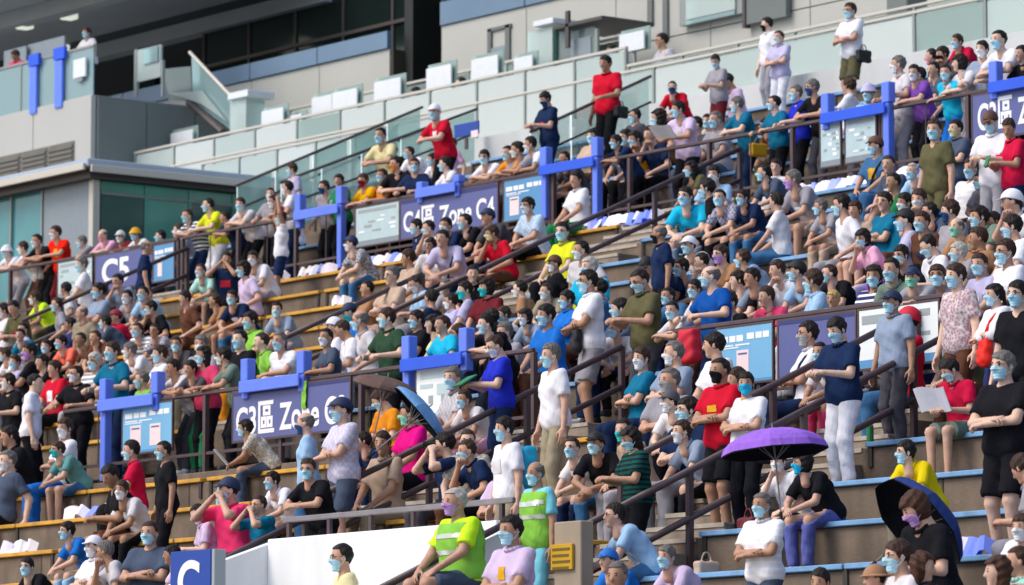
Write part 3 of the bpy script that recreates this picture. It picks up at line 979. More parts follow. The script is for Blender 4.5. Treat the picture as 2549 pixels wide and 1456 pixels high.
# glazed stair beside the terrace: sloping panes, pale-green
def stair_glass(u, v0, v1, z0, z1, h, label, n=4, mat='glass_mint'):
    r = empty('stair_balustrade', (u, v0, z0))
    for i in range(n):
        a, b = i / n + 0.01, (i + 1) / n - 0.01
        va, vb = v0 + (v1 - v0) * a, v0 + (v1 - v0) * b
        za, zb = z0 + (z1 - z0) * a, z0 + (z1 - z0) * b
        m = MB(); m.prism([(u - 0.012, va, za), (u - 0.012, vb, zb), (u - 0.012, vb, zb + h), (u - 0.012, va, za + h)], (0.024, 0, 0))
        attach(m.build('glass_pane', mat), r)
    for hh, rad in ((h + 0.04, 0.028), (h * 0.55, 0.02)):
        m = MB(); m.tube((u + 0.03, v0, z0 + hh), (u + 0.03, v1, z1 + hh), rad, 8); attach(m.build('handrail', 'metal_dark', smooth=True), r)
    tag(r, label, 'balustrade')
    return r
p0, p1 = on_v(700, 452, 44.2), on_v(1078, 292, 48.2)
stair_glass(-64.6, 44.2, 48.6, p0[2] - 0.95, p1[2] - 0.85, 0.9, 'sloping glass stair balustrade with dark handrails up to the terrace', 5)
stair_glass(-66.3, 44.4, 48.6, p0[2] - 0.8, p1[2] - 0.6, 0.9, 'far sloping glass stair balustrade beside the glazed shelter', 5)
stair_glass(on_v(1480, 300, 46)[0], 44.6, 47.2, 11.9, 13.1, 0.9, 'short sloping handrail with glass behind the red shirted standing man', 3, 'glass_clear')
# balcony glass left of the facade: panes on a falling stair
r = empty('stair_balustrade', (on_v(480, 200, 52.4)[0], 52.4, 15))
def qpane(pts, v, mat, d=0.03, nm='glass_pane'):
    P = [tuple(on_v(x, y, v)) for x, y in pts]
    m = MB(); m.prism(P[::-1], (0, d, 0)); attach(m.build(nm, mat), r)
qpane([(476, 136), (590, 262), (590, 335), (480, 252)], 52.4, 'glass_blue')
qpane([(405, 172), (474, 165), (478, 250), (420, 252)], 52.5, 'glass_clear')
qpane([(420, 232), (500, 226), (560, 300), (500, 258)], 52.3, 'glass_frost')
m = MB(); m.tube(on_v(472, 130, 52.38), on_v(596, 262, 52.38), 0.04, 8); attach(m.build('handrail', 'rail_cream'), r)
m = MB(); m.tube(on_v(470, 254, 52.38), on_v(555, 330, 52.38), 0.09, 8); attach(m.build('stringer', 'metal_dark'), r)
tag(r, 'falling glass stair balustrade beside the dark hall', 'balustrade')
r = empty('privacy_screen', (on_v(370, 200, 51.5)[0], 51.5, 15.5))
wbox('panel', r, 342, 125, 400, 204, 51.5, 0.05, 'glass_frost')
wbox('panel', r, 356, 122, 392, 160, 51.46, 0.03, 'glass_blue')
wbox('post', r, 334, 124, 341, 240, 51.5, 0.06, 'mullion')
wbox('post', r, 401, 150, 405, 240, 51.5, 0.06, 'mullion')
tag(r, 'pale green privacy screen at the edge of the dark hall', 'screen')
# lift column with pale cap
r = empty('lift_shaft', (on_v(592, 300, 51.7)[0], 51.7, 14))
wbox('shaft', r, 572, 250, 612, 345, 51.7, 0.5, 'glass_frost', 0.01)
wbox('cap', r, 566, 233, 616, 250, 51.6, 0.7, 'panel_white', 0.01)
tag(r, 'pale glass lift column with a white cap', 'column')
# glass kiosk on the top terrace
r = empty('kiosk', (on_v(1390, 170, 52.3)[0], 52.3, 14))
wbox('side_glass', r, 1312, 80, 1374, 190, 52.3, 0.04, 'glass_frost')
wbox('front_glass', r, 1386, 78, 1480, 190, 52.4, 0.04, 'glass_clear')
wbox('back_panel', r, 1376, 78, 1384, 190, 52.35, 0.6, 'window_dark')
wbox('poster', r, 1420, 100, 1470, 150, 52.38, 0.02, 'panel_grey')
wbox('roof', r, 1326, 54, 1376, 68, 52.2, 1.2, 'panel_white', 0.01)
wbox('canopy', r, 1374, 66, 1498, 76, 52.2, 1.3, 'metal_dark', 0.01)
wbox('post', r, 1406, 28, 1414, 120, 52.2, 0.06, 'metal_dark')
wbox('post', r, 1480, 72, 1486, 190, 52.3, 0.06, 'mullion')
tag(r, 'glass kiosk with a dark canopy on the top terrace', 'kiosk')
# white screens standing on the terrace tables
SCR = [(333, 357, 45, 48, 51.6), (424, 333, 55, 40, 51.9), (650, 278, 54, 60, 51.6), (722, 288, 28, 42, 51.7), (826, 232, 62, 56, 51.7), (930, 206, 66, 58, 51.7), (1060, 172, 62, 62, 51.7), (1172, 150, 66, 58, 51.7), (1540, 88, 62, 46, 51.6), (1278, 146, 46, 40, 51.8), (775, 245, 50, 50, 52.2)]
for i, (xx, yy, w_, h_, v_) in enumerate(SCR):
    a = on_v(xx, yy, v_); b_ = on_v(xx + w_, yy, v_); c_ = on_v(xx, yy + h_, v_)
    r = empty('standing_screen', ((a[0] + b_[0]) / 2, v_, 14.0))
    ubox('panel', r, a[0], b_[0], v_, v_ + 0.04, c_[2], a[2], 'panel_white', 0.008)
    ubox('edge_glass', r, a[0] - 0.05, b_[0] + 0.07, v_ + 0.095, v_ + 0.11, c_[2], a[2] + 0.09, 'glass_mint')
    ubox('back_box', r, a[0] + 0.08, b_[0] - 0.08, v_ + 0.041, v_ + 0.09, c_[2] + 0.05, a[2] - 0.08, 'panel_grey')
    ubox('leg', r, (a[0] + b_[0]) / 2 - 0.03, (a[0] + b_[0]) / 2 + 0.03, v_ + 0.05, v_ + 0.1, 14.0, c_[2] + 0.06, 'mullion')
    tag(r, 'white standing screen above the terrace glass', 'screen', 'white screens on the terrace')

# --- glazed shelter at the end of the upper railing
VB = 44.0
cu, cz_ = on_v(233, 410, VB)[0], on_v(233, 410, VB)[2]
sh = empty('glazed_shelter', (cu, VB, 10.7))
ubox('roof', sh, -92, cu + 0.35, VB - 0.35, 49.3, cz_ - 0.1, cz_ + 0.06, 'metal_pale', 0.02)
ubox('fascia', sh, -92, cu + 0.2, VB - 0.2, 49.2, cz_ - 0.28, cz_ - 0.105, 'metal_dark')
ubox('gutter', sh, -92, cu + 0.3, VB - 0.42, VB - 0.36, cz_ - 0.16, cz_ - 0.03, 'rail_cream', 0.01)
m = MB(); m.box((cu + 0.36, VB - 0.3, cz_ - 0.2), (cu + 0.42, 49.2, cz_ - 0.06), 0.01); attach(m.build('gutter', 'rail_cream'), sh)
ubox('corner_post', sh, cu - 0.14, cu + 0.02, VB - 0.02, VB + 0.14, 10.7, cz_ - 0.28, 'rail_cream', 0.01)
ubox('front_window', sh, -92, on_v(106, 500, VB)[0], VB + 0.04, VB + 0.08, 10.9, cz_ - 0.28, 'window_teal')
ubox('front_panel', sh, on_v(107, 500, VB)[0], cu - 0.15, VB + 0.02, VB + 0.1, 11.9, cz_ - 0.28, 'panel_grey')
ubox('doorway', sh, on_v(107, 500, VB)[0], cu - 0.15, VB + 0.05, VB + 0.12, 10.7, 11.895, 'void')
for k in range(4):
    xx = on_v(106, 500, VB)[0] - k * 1.15
    ubox('mullion', sh, xx - 0.05, xx, VB - 0.01, VB + 0.1, 10.7, cz_ - 0.28, 'mullion')
ubox('ceiling', sh, -92, cu - 0.2, VB + 0.1, 49.1, cz_ - 0.34, cz_ - 0.285, 'window_green')
for k, (a, b_) in enumerate(((0.18, 1.15), (1.2, 2.15), (2.2, 3.15), (3.2, 4.15), (4.2, 5.1))):
    ubox('side_window', sh, cu - 0.06, cu - 0.02, VB + a, VB + b_, 10.9, cz_ - 0.55, 'window_green' if k % 2 else 'window_dark')
    ubox('transom', sh, cu - 0.07, cu + 0.0, VB + a, VB + b_, cz_ - 0.545, cz_ - 0.49, 'mullion')
    ubox('top_light', sh, cu - 0.06, cu - 0.02, VB + a, VB + b_, cz_ - 0.485, cz_ - 0.29, 'window_green')
    ubox('mullion', sh, cu - 0.08, cu + 0.01, VB + b_ + 0.003, VB + b_ + 0.047, 10.7, cz_ - 0.29, 'window_green')
ubox('back_wall', sh, -92, cu - 0.1, 49.0, 49.1, 10.7, cz_ - 0.35, 'window_dark')
tag(sh, 'glazed shelter with a flat pale metal roof and green side windows', 'shelter')

# blue board fixed to the stair rail
r = empty('notice', (on_v(1160, 330, 46.6)[0], 46.6, 12.6))
wbox('board', r, 1130, 312, 1190, 344, 46.6, 0.03, 'sign_royal', 0.004)
wbox('corner', r, 1172, 326, 1189, 343, 46.585, 0.012, 'print_pink')
wbox('leg', r, 1156, 344, 1162, 372, 46.61, 0.03, 'metal_dark')
tag(r, 'blue board with a pale corner beside the person in a red top on the stair', 'notice')

# dark glazing above the slate parapet
r = empty('curtain_wall', (-80, 56.8, 17.4))
b = -74.75
for k in range(6):
    a = b - 1.9
    ubox('pane', r, a + 0.04, b - 0.04, 56.8, 56.84, 17.3, 20.05, 'glazing')
    ubox('mullion', r, a - 0.035, a + 0.035, 56.76, 56.88, 17.3, 20.05, 'metal_dark')
    b = a
ubox('transom', r, b, -74.75, 56.74, 56.79, 18.9, 18.98, 'metal_dark')
tag(r, 'dark reflective glazed front above the slate blue parapet', 'window')
# second, higher run of clear panes behind the long balustrade
zD = zA + 0.28
balustrade('glass_balustrade', on_v(640, 300, 52.9)[0], on_v(1560, 130, 52.9)[0], 52.9, 14.05, on_v(720, 288, 52.9)[2] + 0.12, 'clear glass balustrade behind the white screens of the terrace', 1.3, clearevery=2)

# ------------------------------------------------------------------ implicit surfaces for the figures
BIG = 0.5
class Grid:
    def __init__(s, lo, hi, h):
        s.h = h
        s.lo = np.array(lo, np.float32)
        n = np.ceil((np.array(hi) - np.array(lo)) / h).astype(int) + 1
        s.ax = [(s.lo[i] + h * np.arange(n[i])).astype(np.float32) for i in range(3)]
        s.n = n
    def field(s): return np.full(tuple(s.n), BIG, np.float32)
    def sub(s, lo, hi, pad=0.13):
        sl = []
        for i in range(3):
            a = int(max(0, math.floor((lo[i] - pad - s.lo[i]) / s.h)))
            b = int(min(s.n[i], math.ceil((hi[i] + pad - s.lo[i]) / s.h) + 1))
            sl.append(slice(a, max(b, a)))
        return tuple(sl)
    def xyz(s, sl): return s.ax[0][sl[0]][:, None, None], s.ax[1][sl[1]][None, :, None], s.ax[2][sl[2]][None, None, :]
    def all(s): return s.xyz((slice(None),) * 3)
def smin(a, b, k):
    if k <= 0: return np.minimum(a, b)
    h = np.maximum(k - np.abs(a - b), 0) / k
    return np.minimum(a, b) - h * h * k * 0.25
def cone(G, F, a, b, ra, rb, k=0.0, clip=None):
    a, b = np.asarray(a, np.float32), np.asarray(b, np.float32)
    r = max(ra, rb)
    sl = G.sub(np.minimum(a, b) - r, np.maximum(a, b) + r)
    X, Y, Z = G.xyz(sl)
    if F[sl].size == 0: return
    d = b - a
    L2 = float(d @ d) + 1e-9
    t = np.clip(((X - a[0]) * d[0] + (Y - a[1]) * d[1] + (Z - a[2]) * d[2]) / L2, 0, 1)
    f = np.sqrt((X - a[0] - t * d[0]) ** 2 + (Y - a[1] - t * d[1]) ** 2 + (Z - a[2] - t * d[2]) ** 2) - (ra + (rb - ra) * t)
    if clip is not None:
        dn = d / math.sqrt(L2)
        f = np.maximum(f, (X - b[0]) * dn[0] + (Y - b[1]) * dn[1] + (Z - b[2]) * dn[2])
    F[sl] = smin(F[sl], f, k)
def ellip(G, F, c, r, k=0.0):
    c, r = np.asarray(c, np.float32), np.asarray(r, np.float32)
    sl = G.sub(c - r, c + r)
    X, Y, Z = G.xyz(sl)
    x, y, z = X - c[0], Y - c[1], Z - c[2]
    k0 = np.sqrt((x / r[0]) ** 2 + (y / r[1]) ** 2 + (z / r[2]) ** 2)
    k1 = np.sqrt((x / r[0] ** 2) ** 2 + (y / r[1] ** 2) ** 2 + (z / r[2] ** 2) ** 2) + 1e-6
    F[sl] = smin(F[sl], k0 * (k0 - 1) / k1, k)
CORN = [(0, 0, 0), (1, 0, 0), (0, 1, 0), (1, 1, 0), (0, 0, 1), (1, 0, 1), (0, 1, 1), (1, 1, 1)]
EDG = [(0, 1), (2, 3), (4, 5), (6, 7), (0, 2), (1, 3), (4, 6), (5, 7), (0, 4), (1, 5), (2, 6), (3, 7)]
def surface(G, F):
    n = F.shape
    S = F < 0
    sub = lambda A, c: A[c[0]:n[0] - 1 + c[0], c[1]:n[1] - 1 + c[1], c[2]:n[2] - 1 + c[2]]
    cnt = np.zeros((n[0] - 1, n[1] - 1, n[2] - 1), np.uint8)
    for c in CORN: cnt += sub(S, c)
    act = (cnt > 0) & (cnt < 8)
    idx = np.argwhere(act)
    if len(idx) == 0: return np.zeros((0, 3), np.float32), np.zeros((0, 4), int)
    vals = np.stack([F[idx[:, 0] + c[0], idx[:, 1] + c[1], idx[:, 2] + c[2]] for c in CORN], 1)
    acc = np.zeros((len(idx), 3), np.float32)
    num = np.zeros((len(idx), 1), np.float32)
    for a, b in EDG:
        va, vb = vals[:, a], vals[:, b]
        cr = (va < 0) != (vb < 0)
        t = np.where(cr, va / np.where(cr, va - vb, 1), 0)[:, None]
        pa, pb = np.array(CORN[a], np.float32), np.array(CORN[b], np.float32)
        acc += np.where(cr[:, None], pa + (pb - pa) * t, 0)
        num += cr[:, None]
    V = G.lo + (idx + acc / num) * G.h
    vid = np.full(act.shape, -1, np.int64)
    vid[act] = np.arange(len(idx))
    quads = []
    for ax in range(3):
        o1, o2 = [(1, 2), (2, 0), (0, 1)][ax]
        A = [slice(None)] * 3; B = [slice(None)] * 3
        A[ax] = slice(0, n[ax] - 1); B[ax] = slice(1, n[ax])
        A[o1] = B[o1] = slice(1, n[o1] - 1); A[o2] = B[o2] = slice(1, n[o2] - 1)
        sa, sb = S[tuple(A)], S[tuple(B)]
        for flip, msk in ((False, sa & ~sb), (True, ~sa & sb)):
            e = np.argwhere(msk)
            if len(e) == 0: continue
            e[:, o1] += 1; e[:, o2] += 1
            q = []
            for d1, d2 in ((-1, -1), (0, -1), (0, 0), (-1, 0)):
                c = e.copy(); c[:, o1] += d1; c[:, o2] += d2
                q.append(vid[c[:, 0], c[:, 1], c[:, 2]])
            q = np.stack(q, 1)
            quads.append(q[:, ::-1] if flip else q)
    Q = np.concatenate(quads)
    return V.astype(np.float32), Q[(Q >= 0).all(1)]
def rx(a): c, s = math.cos(a), math.sin(a); return np.array([[1, 0, 0], [0, c, -s], [0, s, c]])
def ry(a): c, s = math.cos(a), math.sin(a); return np.array([[c, 0, s], [0, 1, 0], [-s, 0, c]])
def rz(a): c, s = math.cos(a), math.sin(a); return np.array([[c, -s, 0], [s, c, 0], [0, 0, 1]])

# ---- head, hair, mask, hats: built once in head space (x forward, z up, origin between the ears)
HC = Grid((-0.17, -0.15, -0.30), (0.17, 0.15, 0.19), 0.0088)
HG = Grid((-0.17, -0.15, -0.27), (0.17, 0.15, 0.19), 0.0062)
def head_field(HG):
    F = HG.field()
    ellip(HG, F, (-0.008, 0, 0.035), (0.098, 0.077, 0.092))
    cone(HG, F, (0.02, 0, -0.02), (0.052, 0, -0.088), 0.064, 0.030, 0.04)
    ellip(HG, F, (0.045, 0, 0.0), (0.047, 0.058, 0.07), 0.03)
    cone(HG, F, (0.088, 0, 0.012), (0.104, 0, -0.022), 0.010, 0.015, 0.015)
    for s in (-1, 1): ellip(HG, F, (-0.006, s * 0.078, -0.002), (0.018, 0.010, 0.030), 0.008)
    cone(HG, F, (-0.015, 0, -0.05), (-0.045, 0, -0.20), 0.052, 0.056, 0.03)
    return F
HEADF = head_field(HG)
HEAD_V, HEAD_Q = surface(HC, head_field(HC))
HS = 0.97
HEAD_V = HEAD_V * HS
hx, hy, hz = HG.all()
def hmesh(name, F, mat):
    V, Q = surface(HG, F)
    return new_mesh(name, V, Q, (mat,), True)
CRAN = HG.field()
ellip(HG, CRAN, (-0.008, 0, 0.035), (0.098, 0.077, 0.092)); ellip(HG, CRAN, (0.045, 0, 0.0), (0.047, 0.058, 0.07), 0.03)
wob = 0.004 * np.sin(70 * hx + 3) * np.sin(60 * hy) + 0.004 * np.sin(90 * hz + 40 * hx)
HEADPART = {}
strand = 0.0018 * np.sin(150 * hy + 30 * hx) + 0.0014 * np.sin(210 * hx + 90 * hy + 60 * hz)
def hairline(lo, front=0.070, x0=0.052, slope=1.85):
    return np.maximum(front - np.maximum(0, x0 + 0.006 * np.sin(95 * hy) - hx) * slope, lo) - hz
HEADPART['hair'] = hmesh('hair', np.maximum(CRAN - 0.011 + wob * 0.7 + strand, hairline(-0.072)), 'hair')
HEADPART['part'] = hmesh('hair', np.maximum(CRAN - 0.012 + wob * 0.7 + strand, hairline(-0.065, 0.064, 0.054, 1.9) - 0.35 * np.maximum(hy - 0.005, 0) * (hx > 0.02) + 0.25 * np.maximum(-hy, 0) * (hx > 0.02)), 'hair')
HEADPART['spike'] = hmesh('hair', np.maximum(CRAN - 0.009 - 0.009 * np.clip((hz - 0.05) * 14, 0, 1) + strand * 2.0, hairline(-0.055, 0.076, 0.048, 1.8)), 'hair')
F2 = CRAN - 0.021 + wob + strand
ellip(HG, F2, (-0.03, 0, -0.015), (0.075, 0.092, 0.10), 0.03)
HEADPART['bob'] = hmesh('hair', np.maximum(F2, np.minimum(hairline(-0.08, 0.05), np.maximum(hx - 0.03, -0.10 - hz))), 'hair')
HEADPART['fringe'] = hmesh('hair', np.maximum(CRAN - 0.013 + wob * 0.8 + strand, hairline(-0.085, 0.056, 0.060, 1.9)), 'hair')
HEADPART['crop'] = hmesh('hair', np.maximum(CRAN - 0.009 + wob * 0.7, hairline(-0.055, 0.080, 0.044, 1.8)), 'hair')
HEADPART['thin'] = hmesh('hair', np.maximum(np.maximum(CRAN - 0.007 + wob * 0.5, -0.012 + 1.1 * (hx + 0.0) - hz), hz - 0.075 + 0.25 * hx), 'hair')
F = CRAN - 0.02 + wob
ellip(HG, F, (-0.045, 0, -0.05), (0.062, 0.088, 0.15), 0.03)
HEADPART['long'] = hmesh('hair', np.maximum(F + wob * 0.5, np.minimum(hairline(-0.08), hx - 0.022)), 'hair')
F = np.maximum(CRAN - 0.015 + wob, hairline(-0.06))
cone(HG, F, (-0.10, 0, 0.045), (-0.128, 0, -0.09), 0.03, 0.018, 0.02)
HEADPART['tail'] = hmesh('hair', F, 'hair')
F = np.maximum(HEADF - 0.0105, np.maximum(hz + 0.008 - 0.25 * (hx - 0.1), np.maximum(0.028 - hx, -0.118 - hz)))
F = np.maximum(F, np.abs(hy) - 0.066 + 0.0 * hz)
F = F - 0.0022 * np.sin((hz + 0.06) * 260) * (np.abs(hy) < 0.05)
mV, mQ = surface(HG, F)
lm = MB()
for s_ in (-1, 1):
    for za in (-0.012, -0.075):
        lm.tube((0.045, s_ * 0.062, za), (0.012, s_ * 0.079, za * 0.6 - 0.005), 0.0024, 5)
        lm.tube((0.012, s_ * 0.079, za * 0.6 - 0.005), (-0.016, s_ * 0.090, -0.004), 0.0024, 5)
lq = [f_ for f_ in lm.f if len(f_) == 4]
HEADPART['mask'] = new_mesh('mask', np.concatenate([mV, np.array(lm.v, np.float32)]), np.concatenate([mQ, np.array(lq) + len(mV)]), ('mask',), True)
def hat_mesh(kind):
    F = np.maximum(CRAN - 0.02, 0.045 + 0.28 * (hx - 0.05) - hz)
    if kind == 'cap':
        G2 = HG.field()
        ellip(HG, G2, (0.098, 0, 0.052), (0.072, 0.068, 0.02))
        G2 = np.maximum(G2, np.abs(hz - 0.060 + 0.25 * (hx - 0.06)) - 0.0065)
        F = np.minimum(F, G2)
    elif kind == 'bucket':
        G2 = HG.field()
        rr = np.sqrt((hx * 0.95) ** 2 + hy ** 2)
        G2 = np.abs(rr - 0.105 - (0.055 - hz) * 0.5) - 0.008
        G2 = np.maximum(G2, np.maximum(hz - 0.07, 0.015 - hz))
        F = np.minimum(np.maximum(CRAN - 0.022, 0.05 - hz), G2)
    elif kind == 'sun':
        rr = np.sqrt((hx) ** 2 + hy ** 2)
        G2 = np.maximum(np.abs(hz - 0.045 - (0.1 - rr) * 0.25) - 0.007, rr - 0.142)
        F = np.minimum(np.maximum(CRAN - 0.024, 0.04 - hz), G2)
    return hmesh('hat' if kind != 'cap' else 'cap', F, 'gear')
for k in ('cap', 'bucket', 'sun'): HEADPART[k] = hat_mesh(k)
em = MB()
def blob(mb, c, r, n=6):
    k = len(mb.v)
    for i in range(5):
        th = math.pi * i / 4
        for q in range(n):
            ph = 2 * math.pi * q / n
            mb.v.append((c[0] + r[0] * math.sin(th) * math.cos(ph), c[1] + r[1] * math.sin(th) * math.sin(ph), c[2] + r[2] * math.cos(th)))
    for i in range(4):
        for q in range(n):
            mb.f.append((k + i * n + q, k + (i + 1) * n + q, k + (i + 1) * n + (q + 1) % n, k + i * n + (q + 1) % n))
def face_x(y, z):
    iy, iz = int(round((y - HG.lo[1]) / HG.h)), int(round((z - HG.lo[2]) / HG.h))
    col = HEADF[:, iy, iz]
    return float(HG.ax[0][np.where(col < 0)[0].max()])
EX, BX = face_x(0.030, 0.012), face_x(0.031, 0.031)
for s_ in (-1, 1):
    blob(em, (EX, s_ * 0.030, 0.012), (0.006, 0.015, 0.0075))
    blob(em, (BX, s_ * 0.031, 0.031), (0.006, 0.019, 0.005))
HEADPART['eyes'] = new_mesh('eyes', em.v, em.f, ('eye',), True)
gm = MB()
for s_ in (-1, 1):
    pts = [(0.098, s_ * (0.031 + 0.022 * math.cos(t)), 0.010 + 0.017 * math.sin(t)) for t in np.linspace(0, 2 * math.pi, 11)]
    for a, b in zip(pts[:-1], pts[1:]): gm.tube(a, b, 0.0028, 5)
    gm.tube((0.096, s_ * 0.053, 0.012), (0.0, s_ * 0.082, 0.014), 0.0028, 5)
gm.tube((0.1, -0.009, 0.012), (0.1, 0.009, 0.012), 0.0028, 5)
HEADPART['glasses'] = new_mesh('glasses', gm.v, gm.f, ('rubber',), True)

# ---- hands (x from wrist to fingertips, z out of the back of the hand, thumb on +y)
def hand_mesh(curl):
    G = Grid((-0.05, -0.07, -0.11), (0.2, 0.09, 0.05), 0.0072)
    F = G.field()
    cone(G, F, (-0.04, 0, 0), (0.02, 0, 0), 0.027, 0.026)
    ks = [(0.088, 0.032), (0.094, 0.011), (0.088, -0.010), (0.078, -0.030)]
    ls = [0.072, 0.080, 0.074, 0.058]
    for (kx, ky), L in zip(ks, ls):
        cone(G, F, (0.015, ky * 0.6, 0), (kx, ky, 0.002), 0.016, 0.012, 0.012)
        p = np.array([kx, ky, 0.0])
        a = 0.0
        for q, fr in enumerate((0.45, 0.32, 0.23)):
            a += curl * (1.0 if q else 0.8)
            nx = p + L * fr * np.array([math.cos(a), ky * 0.9, -math.sin(a)])
            cone(G, F, p, nx, 0.0098 - q * 0.0007, 0.0092 - q * 0.0008, 0.002)
            p = nx
    p = np.array([0.02, 0.022, -0.004]); q1 = np.array([0.058, 0.056, -0.016 - 0.01 * curl]); q2 = np.array([0.088, 0.062 - 0.018 * curl, -0.03 - 0.02 * curl])
    cone(G, F, p, q1, 0.016, 0.0118, 0.01); cone(G, F, q1, q2, 0.0112, 0.0092, 0.003)
    return surface(G, F)
HANDS = {'relax': hand_mesh(0.35), 'grip': hand_mesh(0.95)}
# ---- shoe
SG = Grid((-0.1, -0.07, -0.1), (0.24, 0.07, 0.08), 0.012)
F = SG.field()
cone(SG, F, (-0.03, 0, -0.03), (0.15, 0, -0.045), 0.046, 0.042)
cone(SG, F, (0, 0, 0.02), (0.0, 0, -0.03), 0.046, 0.05, 0.03)
F = np.maximum(F, -0.075 - SG.all()[2]); F = np.maximum(F, SG.all()[2] - 0.03)
V_, Q_ = surface(SG, F)
SHOE = new_mesh('shoe', V_, Q_, ('gear',), True)

def ik(S, W, l1, l2, pole):
    S, W, pole = np.array(S, float), np.array(W, float), np.array(pole, float)
    d = W - S
    L = np.linalg.norm(d)
    mx = (l1 + l2) * 0.995
    if L > mx: W = S + d * mx / L; d = W - S; L = mx
    n = d / L
    x = (l1 * l1 - l2 * l2 + L * L) / (2 * L)
    h = math.sqrt(max(l1 * l1 - x * x, 0))
    p = pole - n * (pole @ n)
    p /= np.linalg.norm(p) + 1e-9
    return S + n * x + p * h, W

